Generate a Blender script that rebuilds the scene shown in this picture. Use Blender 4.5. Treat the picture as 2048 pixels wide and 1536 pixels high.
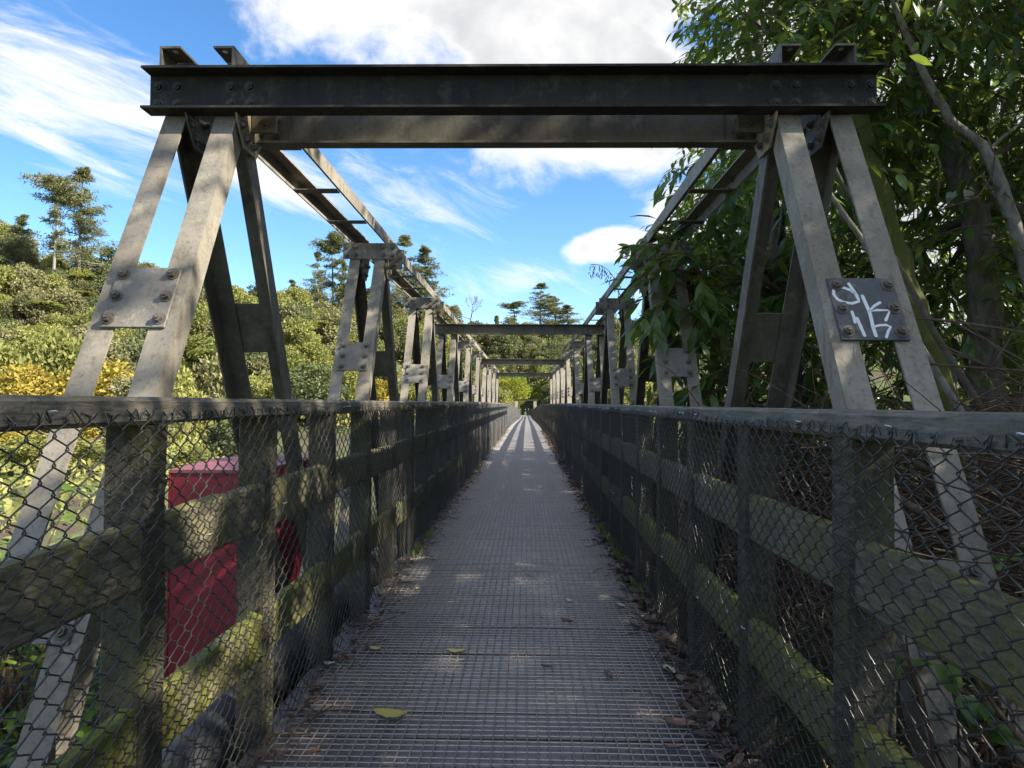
import bpy, math, random
import numpy as np
from mathutils import Vector, Matrix

for o in list(bpy.data.objects):
    bpy.data.objects.remove(o)
SC = bpy.context.scene
COL = SC.collection
R = math.radians
random.seed(7)
rng = np.random.default_rng(7)

# ------------------------------------------------------------------ camera
F = 1420.0                       # focal length in photo pixels (2048 wide)
VPX, VPY = 1053.0, 809.0         # where the bridge axis meets the picture
CAM = Vector((0.07, 0.0, 1.15))
cam = bpy.data.cameras.new('camera')
cam_o = bpy.data.objects.new('camera', cam)
COL.objects.link(cam_o)
cam.sensor_width = 36.0
cam.lens = 36.0 * F / 2048
cam.clip_start = 0.02
cam.clip_end = 3000
CR = (Matrix.Rotation(math.atan((VPX - 1024) / F), 3, 'Z') @
      Matrix.Rotation(R(90) + math.atan((VPY - 768) / F), 3, 'X') @
      Matrix.Rotation(R(0.35), 3, 'Z'))
cam_o.matrix_world = Matrix.Translation(CAM) @ CR.to_4x4()
SC.camera = cam_o
SC.render.resolution_x = 1024
SC.render.resolution_y = 768


def at(px, py, d):
    """photo pixel -> point at distance d along the bridge axis"""
    v = CR @ Vector(((px - 1024) / F, (768 - py) / F, -1))
    return CAM + v * (d / v.y)


# ------------------------------------------------------------------ light
SUN_EL, SUN_AZ = R(38), R(108)     # azimuth from +Y towards +X
sd = Vector((math.sin(SUN_AZ) * math.cos(SUN_EL), math.cos(SUN_AZ) * math.cos(SUN_EL), math.sin(SUN_EL)))
sun = bpy.data.lights.new('sun', 'SUN')
sun.energy = 4.0
sun.angle = R(0.53)
sun.color = (1.0, 0.94, 0.82)
sun_o = bpy.data.objects.new('sun', sun)
COL.objects.link(sun_o)
sun_o.location = (20, 8, 30)
sun_o.rotation_euler = (-sd).to_track_quat('-Z', 'Y').to_euler()

VS = SC.view_settings
VS.view_transform = 'Standard'
VS.look = 'None'
VS.exposure = 1.65
VS.gamma = 1.0
VS.use_curve_mapping = False
SC.render.engine = 'CYCLES'
SC.cycles.max_bounces = 5
SC.cycles.use_adaptive_sampling = True
SC.cycles.adaptive_threshold = 0.015
SC.cycles.diffuse_bounces = 3
SC.cycles.glossy_bounces = 2
SC.cycles.transmission_bounces = 3
SC.cycles.transparent_max_bounces = 8
SC.cycles.use_denoising = True


class NT:
    """tiny node-tree helper"""
    def __init__(s, tree):
        s.t = tree
        s.n = tree.nodes
        s.l = tree.links

    def new(s, typ, **kw):
        n = s.n.new(typ)
        for k, v in kw.items():
            setattr(n, k, v)
        return n

    def put(s, sock, v):
        if v is None:
            return
        if isinstance(v, bpy.types.NodeSocket):
            s.l.new(v, sock)
        else:
            if isinstance(v, (tuple, list)) and len(v) == 3 and sock.type == 'RGBA':
                v = (*v, 1)
            sock.default_value = v

    def m(s, op, a, b=None, c=None, clamp=False):
        n = s.new('ShaderNodeMath', operation=op, use_clamp=clamp)
        for i, v in enumerate((a, b, c)):
            s.put(n.inputs[i], v)
        return n.outputs[0]

    def vm(s, op, a, b=None):
        n = s.new('ShaderNodeVectorMath', operation=op)
        s.put(n.inputs[0], a)
        s.put(n.inputs[1], b)
        return n.outputs[0]

    def mix(s, f, a, b, blend='MIX'):
        n = s.new('ShaderNodeMix', data_type='RGBA', blend_type=blend)
        s.put(n.inputs[0], f)
        s.put(n.inputs[6], a)
        s.put(n.inputs[7], b)
        return n.outputs[2]

    def sm(s, v, a, b, lo=0.0, hi=1.0):
        n = s.new('ShaderNodeMapRange', interpolation_type='SMOOTHSTEP')
        s.put(n.inputs[0], v)
        for i, q in enumerate((a, b, lo, hi)):
            s.put(n.inputs[i + 1], q)
        return n.outputs[0]

    def noise(s, vec, scale, detail=4, rough=0.55, dist=0.0):
        n = s.new('ShaderNodeTexNoise')
        s.put(n.inputs['Vector'], vec)
        n.inputs['Scale'].default_value = scale
        n.inputs['Detail'].default_value = detail
        n.inputs['Roughness'].default_value = rough
        n.inputs['Distortion'].default_value = dist
        return n.outputs[0]

    def xyz(s, x, y, z):
        n = s.new('ShaderNodeCombineXYZ')
        for i, v in enumerate((x, y, z)):
            s.put(n.inputs[i], v)
        return n.outputs[0]

    def map(s, vec, loc=(0, 0, 0), rot=(0, 0, 0), scale=(1, 1, 1)):
        n = s.new('ShaderNodeMapping')
        s.put(n.inputs[0], vec)
        n.inputs[1].default_value = loc
        n.inputs[2].default_value = rot
        n.inputs[3].default_value = scale
        return n.outputs[0]


# ------------------------------------------------------------------ sky
W = bpy.data.worlds.new('World')
SC.world = W
W.use_nodes = True
SKY_STR = 0.092


def build_sky():
    t = NT(W.node_tree)
    t.n.clear()
    sky = t.new('ShaderNodeTexSky', sky_type='NISHITA', sun_disc=False)
    sky.sun_elevation = SUN_EL
    sky.sun_rotation = SUN_AZ
    sky.altitude = 60
    sky.air_density = 0.85
    sky.dust_density = 0.35
    sky.ozone_density = 1.6
    g = t.new('ShaderNodeTexCoord').outputs['Generated']
    sp = t.new('ShaderNodeSeparateXYZ')
    t.put(sp.inputs[0], g)
    x, y, z = sp.outputs
    ys = t.m('MAXIMUM', y, 0.08)
    u = t.m('DIVIDE', x, ys)
    v = t.m('DIVIDE', z, ys)
    uv = t.xyz(u, v, 0.0)
    front = t.sm(y, 0.15, 0.4)

    def ell(px, py, rx, ry, rot=0.0):
        c, s_ = math.cos(rot), math.sin(rot)
        du = t.m('SUBTRACT', u, (px - VPX) / F)
        dv = t.m('SUBTRACT', v, (VPY - py) / F)
        a = t.m('ADD', t.m('MULTIPLY', du, c), t.m('MULTIPLY', dv, s_))
        b = t.m('SUBTRACT', t.m('MULTIPLY', dv, c), t.m('MULTIPLY', du, s_))
        a = t.m('MULTIPLY', a, F / rx)
        b = t.m('MULTIPLY', b, F / ry)
        r2 = t.m('ADD', t.m('MULTIPLY', a, a), t.m('MULTIPLY', b, b))
        return t.m('SUBTRACT', 1.0, t.m('SQRT', r2))

    def mx(*a):
        r = a[0]
        for q in a[1:]:
            r = t.m('MAXIMUM', r, q)
        return r
    # heaped cloud overhead, the puff below it and the bank behind the right-hand trees
    cum = mx(ell(960, -20, 520, 165), ell(1150, 190, 330, 215), ell(1225, 485, 105, 40, 0.1),
             ell(1420, 420, 170, 90), ell(1850, 240, 640, 560))
    nz = t.noise(t.xyz(u, t.m('MULTIPLY', v, 1.25), 3.1), 4.2, 10, 0.58, 0.25)
    nz2 = t.noise(t.xyz(t.m('ADD', u, 0.03), t.m('SUBTRACT', v, 0.05), 7.7), 3.2, 6, 0.55)
    dens = t.m('ADD', t.m('MULTIPLY', cum, 0.85), t.m('MULTIPLY', t.m('SUBTRACT', nz, 0.5), 1.9))
    ca = t.m('MULTIPLY', t.sm(dens, 0.0, 0.34), front)
    thick = t.m('MULTIPLY', t.sm(dens, 0.12, 0.5), t.sm(nz2, 0.34, 0.58))
    # high streaks
    st = t.map(uv, rot=(0, 0, R(21.5)), scale=(1, 1, 1))
    st = t.map(st, scale=(2.2, 13.0, 1))
    cn = t.noise(st, 1.35, 9, 0.62, 0.5)
    st2 = t.map(t.map(uv, rot=(0, 0, R(24))), scale=(3.2, 11.0, 1), loc=(2.2, 0.7, 0))
    cn2 = t.noise(st2, 2.1, 9, 0.66, 0.7)
    b1 = mx(ell(60, 150, 620, 190, R(-24)), ell(480, 330, 360, 90, R(-21)))
    b2 = mx(ell(850, 405, 260, 120, R(-16)), ell(1040, 560, 190, 70, R(4)), ell(700, 330, 160, 60, R(-20)))
    w1 = t.sm(t.m('ADD', t.m('MULTIPLY', b1, 1.0), t.m('MULTIPLY', t.m('SUBTRACT', cn, 0.5), 2.6)), 0.12, 1.0)
    w2 = t.sm(t.m('ADD', t.m('MULTIPLY', b2, 0.9), t.m('MULTIPLY', t.m('SUBTRACT', cn2, 0.5), 2.6)), 0.3, 1.25, 0, 0.7)
    ci = t.m('MULTIPLY', mx(w1, w2), front)
    # broken cloud over the unseen sky, cover raised for whiter fill light
    zz = t.m('ADD', t.m('MAXIMUM', z, 0.0), 0.25)
    gp = t.xyz(t.m('DIVIDE', x, zz), t.m('DIVIDE', y, zz), 0.0)
    gn = t.noise(gp, 1.1, 8, 0.58, 0.2)
    back = t.m('MULTIPLY', t.sm(gn, 0.46, 0.60), t.m('SUBTRACT', 1.0, front))
    a = mx(ca, t.m('MULTIPLY', ci, 0.93), back)
    white = t.mix(thick, (4.2, 4.15, 4.1), (2.55, 2.6, 2.7))
    hs = t.new('ShaderNodeHueSaturation')
    hs.inputs['Saturation'].default_value = 1.25
    hs.inputs['Value'].default_value = 0.97
    t.l.new(sky.outputs[0], hs.inputs['Color'])
    colr = t.mix(a, hs.outputs[0], white)
    bg = t.new('ShaderNodeBackground')
    t.put(bg.inputs[0], colr)
    bg.inputs[1].default_value = SKY_STR
    out = t.new('ShaderNodeOutputWorld')
    t.l.new(bg.outputs[0], out.inputs[0])


build_sky()

# ------------------------------------------------------------------ object helpers
WM = {}


def link(name, data, parent=None, M=None):
    o = bpy.data.objects.new(name, data)
    COL.objects.link(o)
    M = M if M is not None else Matrix()
    if parent is not None:
        o.parent = parent
        o.matrix_basis = WM[parent].inverted() @ M
    else:
        o.matrix_basis = M
    WM[o] = M
    return o


def T(x, y, z):
    return Matrix.Translation((x, y, z))


def tag(o, label=None, cat=None, group=None, kind=None):
    if label:
        o['label'] = label
    if cat:
        o['category'] = cat
    if group:
        o['group'] = group
    if kind:
        o['kind'] = kind
    return o


def thing(name, label, cat, loc, group=None):
    return tag(link(name, None, None, T(*loc)), label, cat, group)


class MB:
    def __init__(s):
        s.v = []
        s.f = []

    def hexa(s, p):                      # 8 corners, bottom 4 then top 4 (ccw from above)
        i = len(s.v)
        s.v += [tuple(q) for q in p]
        s.f += [(i, i + 3, i + 2, i + 1), (i + 4, i + 5, i + 6, i + 7), (i, i + 1, i + 5, i + 4),
                (i + 1, i + 2, i + 6, i + 5), (i + 2, i + 3, i + 7, i + 6), (i + 3, i, i + 4, i + 7)]
        return s

    def box(s, x0, x1, y0, y1, z0, z1):
        return s.hexa([(x0, y0, z0), (x1, y0, z0), (x1, y1, z0), (x0, y1, z0),
                       (x0, y0, z1), (x1, y0, z1), (x1, y1, z1), (x0, y1, z1)])

    def bbox(s, x0, x1, y0, y1, z0, z1, b=0.006):
        """box with all edges chamfered"""
        i = len(s.v)
        xs, yy, zs = (x0, x1), (y0, y1), (z0, z1)
        idx = {}
        for a in (0, 1):
            for c in (0, 1):
                for e in (0, 1):
                    sx, sy, sz = (1 - 2 * a) * b, (1 - 2 * c) * b, (1 - 2 * e) * b
                    X, Y, Z = xs[a], yy[c], zs[e]
                    for k, q in enumerate(((X, Y + sy, Z + sz), (X + sx, Y, Z + sz), (X + sx, Y + sy, Z))):
                        idx[(a, c, e, k)] = len(s.v)
                        s.v.append(q)
        g = lambda *q: idx[q]
        for a in (0, 1):
            f = [g(a, 0, 0, 0), g(a, 1, 0, 0), g(a, 1, 1, 0), g(a, 0, 1, 0)]
            s.f.append(f if a else f[::-1])
            f = [g(0, a, 0, 1), g(1, a, 0, 1), g(1, a, 1, 1), g(0, a, 1, 1)]
            s.f.append(f[::-1] if a else f)
            f = [g(0, 0, a, 2), g(1, 0, a, 2), g(1, 1, a, 2), g(0, 1, a, 2)]
            s.f.append(f if a else f[::-1])
        for a in (0, 1):
            for c in (0, 1):
                f = [g(a, c, 0, 0), g(a, c, 0, 1), g(a, c, 1, 1), g(a, c, 1, 0)]
                s.f.append(f if (a + c) % 2 else f[::-1])
                f = [g(a, 0, c, 0), g(a, 0, c, 2), g(a, 1, c, 2), g(a, 1, c, 0)]
                s.f.append(f[::-1] if (a + c) % 2 else f)
                f = [g(0, a, c, 1), g(0, a, c, 2), g(1, a, c, 2), g(1, a, c, 1)]
                s.f.append(f if (a + c) % 2 else f[::-1])
                for e in (0, 1):
                    f = [g(a, c, e, 0), g(a, c, e, 1), g(a, c, e, 2)]
                    s.f.append(f if (a + c + e) % 2 == 0 else f[::-1])
        return s

    def prism(s, poly, ax, t0, t1):
        """extrude a polygon (2-D pairs) along axis ax ('x','y','z') from t0 to t1"""
        n = len(poly)
        i = len(s.v)
        for tt in (t0, t1):
            for p, q in poly:
                s.v.append({'x': (tt, p, q), 'y': (p, tt, q), 'z': (p, q, tt)}[ax])
        s.f.append(tuple(range(i + n - 1, i - 1, -1)))
        s.f.append(tuple(range(i + n, i + 2 * n)))
        for k in range(n):
            k2 = (k + 1) % n
            s.f.append((i + k, i + k2, i + n + k2, i + n + k))
        return s

    def tube(s, pts, rad, sides=6, cap=True):
        pts = [Vector(p) for p in pts]
        n = len(pts)
        rad = rad if hasattr(rad, '__len__') else [rad] * n
        i0 = len(s.v)
        up = Vector((0.13, 0.21, 0.97))
        for k, p in enumerate(pts):
            d = (pts[min(k + 1, n - 1)] - pts[max(k - 1, 0)])
            d = d.normalized() if d.length > 1e-9 else Vector((0, 0, 1))
            a = d.cross(up)
            if a.length < 1e-3:
                a = d.cross(Vector((1, 0, 0)))
            a.normalize()
            b = d.cross(a)
            for j in range(sides):
                th = 2 * math.pi * j / sides
                s.v.append(tuple(p + (a * math.cos(th) + b * math.sin(th)) * rad[k]))
        for k in range(n - 1):
            for j in range(sides):
                j2 = (j + 1) % sides
                A = i0 + k * sides
                s.f.append((A + j, A + j2, A + sides + j2, A + sides + j))
        if cap:
            s.f.append(tuple(i0 + j for j in range(sides))[::-1])
            s.f.append(tuple(i0 + (n - 1) * sides + j for j in range(sides)))
        return s

    def add(s, verts, faces, M=None):
        i = len(s.v)
        s.v += [tuple(M @ Vector(v)) if M else tuple(v) for v in verts]
        s.f += [tuple(i + k for k in f) for f in faces]
        return s

    def mesh(s, name, mat, smooth=False):
        me = bpy.data.meshes.new(name)
        me.from_pydata(s.v, [], s.f)
        me.materials.append(mat)
        if smooth:
            me.polygons.foreach_set('use_smooth', [True] * len(me.polygons))
        me.update()
        return me


def fixn(me):
    import bmesh
    b = bmesh.new()
    b.from_mesh(me)
    bmesh.ops.recalc_face_normals(b, faces=b.faces)
    b.to_mesh(me)
    b.free()
    return me


def np_mesh(name, verts, faces_flat, sizes, mat, tint=None, smooth=False):
    me = bpy.data.meshes.new(name)
    verts = np.asarray(verts, dtype=np.float32)
    ff = np.asarray(faces_flat, dtype=np.int32)
    sz = np.asarray(sizes, dtype=np.int32)
    me.vertices.add(len(verts))
    me.vertices.foreach_set('co', verts.ravel())
    me.loops.add(len(ff))
    me.loops.foreach_set('vertex_index', ff)
    me.polygons.add(len(sz))
    st = np.zeros(len(sz), dtype=np.int32)
    st[1:] = np.cumsum(sz)[:-1]
    me.polygons.foreach_set('loop_start', st)
    if smooth:
        me.polygons.foreach_set('use_smooth', np.ones(len(sz), dtype=bool))
    me.materials.append(mat)
    if tint is not None:
        at_ = me.attributes.new('tint', 'FLOAT', 'FACE')
        at_.data.foreach_set('value', np.asarray(tint, dtype=np.float32))
    me.update(calc_edges=True)
    return me


# ------------------------------------------------------------------ materials
def mat(name):
    m = bpy.data.materials.new(name)
    m.use_nodes = True
    t = NT(m.node_tree)
    b = t.n['Principled BSDF']
    return m, t, b


def bump(t, b, h, strength=0.3, dist=0.01):
    n = t.new('ShaderNodeBump')
    n.inputs['Strength'].default_value = strength
    n.inputs['Distance'].default_value = dist
    t.put(n.inputs['Height'], h)
    t.l.new(n.outputs[0], b.inputs['Normal'])


def world_pos(t):
    return t.new('ShaderNodeNewGeometry').outputs['Position']


def m_steel(name, c1, c2, c3, rough=0.6, lich=0.45, metal=0.25):
    spot_k = 1.0
    m, t, b = mat(name)
    p = world_pos(t)
    n1 = t.noise(p, 3.0, 6, 0.6)
    n2 = t.noise(t.map(p, scale=(1, 1, 0.15)), 22, 5, 0.6)
    n3 = t.noise(p, 60, 4, 0.7)
    c = t.mix(t.sm(n1, 0.35, 0.68), c1, c2)
    c = t.mix(t.m('MULTIPLY', t.sm(n2, 0.5, 0.75), 0.7), c, c3)
    spot = t.m('MULTIPLY', t.sm(t.noise(p, 9, 8, 0.72), 0.52, 0.66), lich)
    c = t.mix(t.m('MULTIPLY', spot, spot_k), c, (0.36, 0.32, 0.235))
    c = t.mix(t.m('MULTIPLY', t.sm(n3, 0.5, 0.72), 0.5), c, (0.05, 0.045, 0.035))
    t.put(b.inputs['Base Color'], c)
    b.inputs['Metallic'].default_value = metal
    t.put(b.inputs['Roughness'], t.m('ADD', rough - 0.1, t.m('MULTIPLY', n2, 0.25)))
    bump(t, b, t.m('ADD', n3, t.m('MULTIPLY', spot, 1.5)), 0.35, 0.003)
    return m


def m_wood(name, base, dark, moss, amt, rough=0.75):
    m, t, b = mat(name)
    p = t.new('ShaderNodeTexCoord').outputs['Object']
    oi = t.new('ShaderNodeObjectInfo')
    p2 = t.vm('ADD', p, t.xyz(0, t.m('MULTIPLY', oi.outputs['Random'], 40.0), 0))
    gr = t.noise(t.map(p2, scale=(16, 1.3, 16)), 6, 6, 0.65, 0.6)
    n1 = t.noise(p2, 4.5, 6, 0.62)
    n2 = t.noise(t.map(p2, scale=(1, 1, 0.22)), 14, 6, 0.7)
    c = t.mix(t.sm(gr, 0.32, 0.68), dark, base)
    c = t.mix(t.m('MULTIPLY', t.sm(n1, 0.4, 0.65), 0.6), c, dark)
    nz = t.new('ShaderNodeNewGeometry').outputs['Normal']
    sp = t.new('ShaderNodeSeparateXYZ')
    t.put(sp.inputs[0], nz)
    up = t.m('MULTIPLY', t.m('MAXIMUM', sp.outputs[2], 0.0), 0.10)
    mm = t.m('ADD', t.m('ADD', t.m('MULTIPLY', n1, 0.55), t.m('MULTIPLY', n2, 0.55)), up)
    ms = t.sm(mm, 0.66 - amt * 0.3, 0.86 - amt * 0.28)
    fine = t.noise(p2, 90, 3, 0.7)
    mc = t.mix(fine, tuple(q * 0.45 for q in moss), tuple(q * 1.4 for q in moss))
    c = t.mix(ms, c, mc)
    lich = t.m('MULTIPLY', t.sm(t.noise(p2, 26, 3, 0.6), 0.63, 0.70), 0.5)
    c = t.mix(lich, c, (0.24, 0.235, 0.19))
    crack = t.sm(t.noise(t.map(p2, scale=(30, 2.0, 30)), 5, 4, 0.7, 0.8), 0.60, 0.72)
    c = t.mix(t.m('MULTIPLY', crack, 0.75), c, (0.022, 0.02, 0.015))
    c = t.mix(t.m('MULTIPLY', t.sm(t.noise(p2, 45, 5, 0.75), 0.5, 0.72), 0.55), c, tuple(q * 0.45 for q in dark))
    t.put(b.inputs['Base Color'], c)
    b.inputs['Roughness'].default_value = rough
    b.inputs['Specular IOR Level'].default_value = 0.35
    bump(t, b, t.m('ADD', t.m('MULTIPLY', gr, 0.8), t.m('MULTIPLY', fine, t.m('ADD', ms, 0.25))), 0.9, 0.006)
    return m


def m_leaf(name, cols, trans=0.35, rough=0.45, spec=0.4, varobj=0.0, ttint=1.0):
    """cols: dark, mid, bright; per-leaf tint attribute picks"""
    m, t, b = mat(name)
    a = t.new('ShaderNodeAttribute', attribute_name='tint').outputs['Fac']
    oi = t.new('ShaderNodeObjectInfo').outputs['Random']
    pn = t.noise(world_pos(t), 0.9, 3, 0.5)
    k = t.m('ADD', t.m('MULTIPLY', a, 0.75), t.m('MULTIPLY', pn, 0.3))
    if varobj:
        k = t.m('ADD', k, t.m('MULTIPLY', t.m('SUBTRACT', oi, 0.5), varobj))
    cr = t.new('ShaderNodeValToRGB')
    e = cr.color_ramp.elements
    e[0].position = 0.1
    e[0].color = (*cols[0], 1)
    e[1].position = 0.95
    e[1].color = (*cols[-1], 1)
    for i, c in enumerate(cols[1:-1]):
        q = e.new(0.1 + 0.85 * (i + 1) / (len(cols) - 1))
        q.color = (*c, 1)
    t.put(cr.inputs[0], k)
    t.l.new(cr.outputs[0], b.inputs['Base Color'])
    b.inputs['Roughness'].default_value = rough
    b.inputs['Specular IOR Level'].default_value = spec
    tr = t.new('ShaderNodeBsdfTranslucent')
    tc = t.mix(0.5, cr.outputs[0], (0.30 * ttint, 0.36 * ttint, 0.03), 'MIX')
    t.put(tr.inputs[0], tc)
    ms = t.new('ShaderNodeMixShader')
    ms.inputs[0].default_value = trans
    t.l.new(b.outputs[0], ms.inputs[1])
    t.l.new(tr.outputs[0], ms.inputs[2])
    t.l.new(ms.outputs[0], t.n['Material Output'].inputs[0])
    return m


def m_plain(name, c, rough=0.6, metal=0.0, var=0.25, scale=20, spec=0.5):
    m, t, b = mat(name)
    p = world_pos(t)
    n = t.noise(p, scale, 5, 0.6)
    t.put(b.inputs['Base Color'], t.mix(n, tuple(q * (1 - var) for q in c), tuple(min(1, q * (1 + var)) for q in c)))
    b.inputs['Roughness'].default_value = rough
    b.inputs['Metallic'].default_value = metal
    b.inputs['Specular IOR Level'].default_value = spec
    bump(t, b, n, 0.15, 0.003)
    return m


def m_bark(name, base, moss, amt):
    m, t, b = mat(name)
    p = world_pos(t)
    n = t.noise(t.map(p, scale=(1, 1, 0.35)), 26, 6, 0.7)
    n1 = t.noise(p, 5, 5, 0.6)
    c = t.mix(t.sm(n, 0.3, 0.7), tuple(q * 0.4 for q in base), base)
    c = t.mix(t.sm(n1, 0.62 - amt * 0.4, 0.8 - amt * 0.4), c, t.mix(n, tuple(q * 0.5 for q in moss), moss))
    t.put(b.inputs['Base Color'], c)
    b.inputs['Roughness'].default_value = 0.9
    bump(t, b, n, 0.6, 0.012)
    return m


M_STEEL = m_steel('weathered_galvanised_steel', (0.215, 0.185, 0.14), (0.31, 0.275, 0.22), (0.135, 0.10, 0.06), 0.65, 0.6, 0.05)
M_STEELD = m_steel('dark_stained_and_shaded_steel', (0.095, 0.083, 0.06), (0.16, 0.142, 0.105), (0.045, 0.038, 0.028), 0.6, 0.3, 0.1)  # dark steel parts; on the far diagonals it carries their underside shade
M_PLATE = m_steel('batten_plate_steel', (0.185, 0.165, 0.135), (0.255, 0.235, 0.205), (0.13, 0.10, 0.065), 0.6, 0.85, 0.1)
M_PLATED = m_steel('dark_wet_plate_steel', (0.075, 0.078, 0.088), (0.11, 0.113, 0.125), (0.05, 0.045, 0.04), 0.45, 0.45, 0.15)
M_BEAM = m_steel('blackened_beam_steel', (0.013, 0.0115, 0.009), (0.026, 0.023, 0.017), (0.006, 0.0055, 0.005), 0.75, 0.1, 0.0)
M_BEAMB = m_steel('blackened_bolt_steel', (0.03, 0.027, 0.022), (0.055, 0.05, 0.04), (0.015, 0.014, 0.012), 0.6, 0.2, 0.1)
M_BOLT = m_steel('bolt_steel', (0.14, 0.12, 0.095), (0.2, 0.18, 0.15), (0.1, 0.06, 0.04), 0.5, 0.3, 0.4)
M_GUSSET = m_steel('yellowed_gusset_steel', (0.25, 0.205, 0.12), (0.30, 0.25, 0.16), (0.14, 0.09, 0.05), 0.6, 0.5, 0.15)
M_POST = m_wood('weathered_post_timber', (0.16, 0.135, 0.092), (0.055, 0.048, 0.035), (0.14, 0.14, 0.035), 0.42)
M_CAP = m_wood('grey_cap_timber', (0.26, 0.225, 0.17), (0.095, 0.083, 0.066), (0.17, 0.15, 0.06), 0.2, 0.6)
M_MIDR = m_wood('mossy_mid_rail_timber', (0.29, 0.245, 0.16), (0.12, 0.105, 0.073), (0.24, 0.225, 0.065), 0.5)
M_LOWR = m_wood('mossy_low_rail_timber', (0.24, 0.205, 0.13), (0.10, 0.09, 0.058), (0.22, 0.22, 0.042), 0.72)
M_WIRE = m_plain('black_coated_wire', (0.10, 0.094, 0.086), 0.34, 0.4, 0.5, 30, 0.6)
M_MESHW = m_plain('worn_steel_wire', (0.40, 0.37, 0.345), 0.38, 0.35, 0.3, 30)
M_STAPLE = m_plain('bright_staple', (0.75, 0.75, 0.75), 0.3, 0.6, 0.1)
M_WHITE = m_plain('white_marker_paint', (0.80, 0.80, 0.80), 0.6, 0.0, 0.08, 60)
M_PIPE = m_plain('dark_grey_pipe', (0.06, 0.062, 0.066), 0.5, 0.0, 0.3, 6)
M_HOLE = m_plain('dark_hole', (0.01, 0.01, 0.01), 0.9)


def m_plank():
    m, t, b = mat('wet_deck_timber')
    p = t.new('ShaderNodeTexCoord').outputs['Object']
    oi = t.new('ShaderNodeObjectInfo').outputs['Random']
    p2 = t.vm('ADD', p, t.xyz(t.m('MULTIPLY', oi, 50.0), 0, 0))
    gr = t.noise(t.map(p2, scale=(1.2, 22, 22)), 5, 6, 0.65, 0.4)
    n1 = t.noise(world_pos(t), 2.6, 6, 0.65)
    n3 = t.noise(p2, 70, 4, 0.7)
    c = t.mix(t.sm(gr, 0.3, 0.7), (0.045, 0.036, 0.031), (0.16, 0.128, 0.108))
    c = t.mix(t.m('MULTIPLY', oi, 0.75), c, (0.215, 0.178, 0.153))
    c = t.mix(t.m('MULTIPLY', t.sm(n3, 0.55, 0.72), 0.6), c, (0.02, 0.016, 0.014))
    t.put(b.inputs['Base Color'], c)
    t.put(b.inputs['Roughness'], t.sm(n1, 0.3, 0.7, 0.2, 0.46))
    b.inputs['Specular IOR Level'].default_value = 0.85
    bump(t, b, t.m('ADD', gr, t.m('MULTIPLY', n3, 0.5)), 0.4, 0.004)
    return m


M_PLANK = m_plank()


def m_ground():
    m, t, b = mat('bank_soil')
    p = world_pos(t)
    n = t.noise(p, 0.35, 8, 0.65)
    n2 = t.noise(p, 9, 6, 0.7)
    c = t.mix(t.sm(n2, 0.3, 0.7), (0.035, 0.027, 0.018), (0.085, 0.065, 0.042))
    c = t.mix(t.sm(n, 0.42, 0.6), c, t.mix(n2, (0.04, 0.06, 0.015), (0.09, 0.115, 0.03)))
    t.put(b.inputs['Base Color'], c)
    b.inputs['Roughness'].default_value = 0.95
    bump(t, b, n2, 0.6, 0.05)
    return m


M_GROUND = m_ground()


def m_water():
    m, t, b = mat('river_water')
    p = world_pos(t)
    b.inputs['Base Color'].default_value = (0.13, 0.13, 0.09, 1)
    b.inputs['Roughness'].default_value = 0.08
    bump(t, b, t.noise(t.map(p, scale=(1, 0.5, 1)), 1.6, 5, 0.6), 0.25, 0.05)
    return m


M_WATER = m_water()


def m_red():
    m, t, b = mat('dark_red_paint')
    p = world_pos(t)
    n = t.noise(p, 5, 6, 0.6)
    n2 = t.noise(p, 45, 4, 0.6)
    c = t.mix(n, (0.20, 0.010, 0.020), (0.27, 0.014, 0.028))
    c = t.mix(t.m('MULTIPLY', t.sm(n2, 0.6, 0.72), 0.35), c, (0.30, 0.10, 0.10))
    t.put(b.inputs['Base Color'], c)
    b.inputs['Roughness'].default_value = 0.5
    bump(t, b, n2, 0.1, 0.003)
    return m


M_RED = m_red()
M_REDTOP = m_plain('faded_red_lid_paint', (0.21, 0.065, 0.075), 0.6, 0, 0.35, 12)
M_CONC = m_plain('pier_concrete', (0.30, 0.29, 0.27), 0.85, 0, 0.3, 4)
M_BARK = m_bark('grey_bark', (0.17, 0.14, 0.105), (0.10, 0.10, 0.02), 0.35)
M_BARKM = m_bark('mossy_bark', (0.12, 0.10, 0.07), (0.095, 0.105, 0.014), 1.15)
M_BARKP = m_bark('pale_bark', (0.34, 0.31, 0.26), (0.2, 0.2, 0.12), 0.2)
M_TWIG = m_bark('dead_twig', (0.15, 0.095, 0.06), (0.10, 0.08, 0.04), 0.2)
M_LEAFN = m_leaf('glossy_dark_leaves', [(0.028, 0.062, 0.02), (0.066, 0.13, 0.032), (0.125, 0.215, 0.048), (0.28, 0.34, 0.065)], 0.45, 0.3, 0.6)
M_LEAFG = m_leaf('bank_green_leaves', [(0.07, 0.14, 0.022), (0.16, 0.27, 0.04), (0.26, 0.38, 0.07)], 0.4, 0.45, 0.4)
M_LITTER = m_leaf('dead_leaves', [(0.05, 0.032, 0.022), (0.145, 0.092, 0.063), (0.27, 0.18, 0.13)], 0.1, 0.6, 0.3, 0.0, 0.2)
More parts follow.
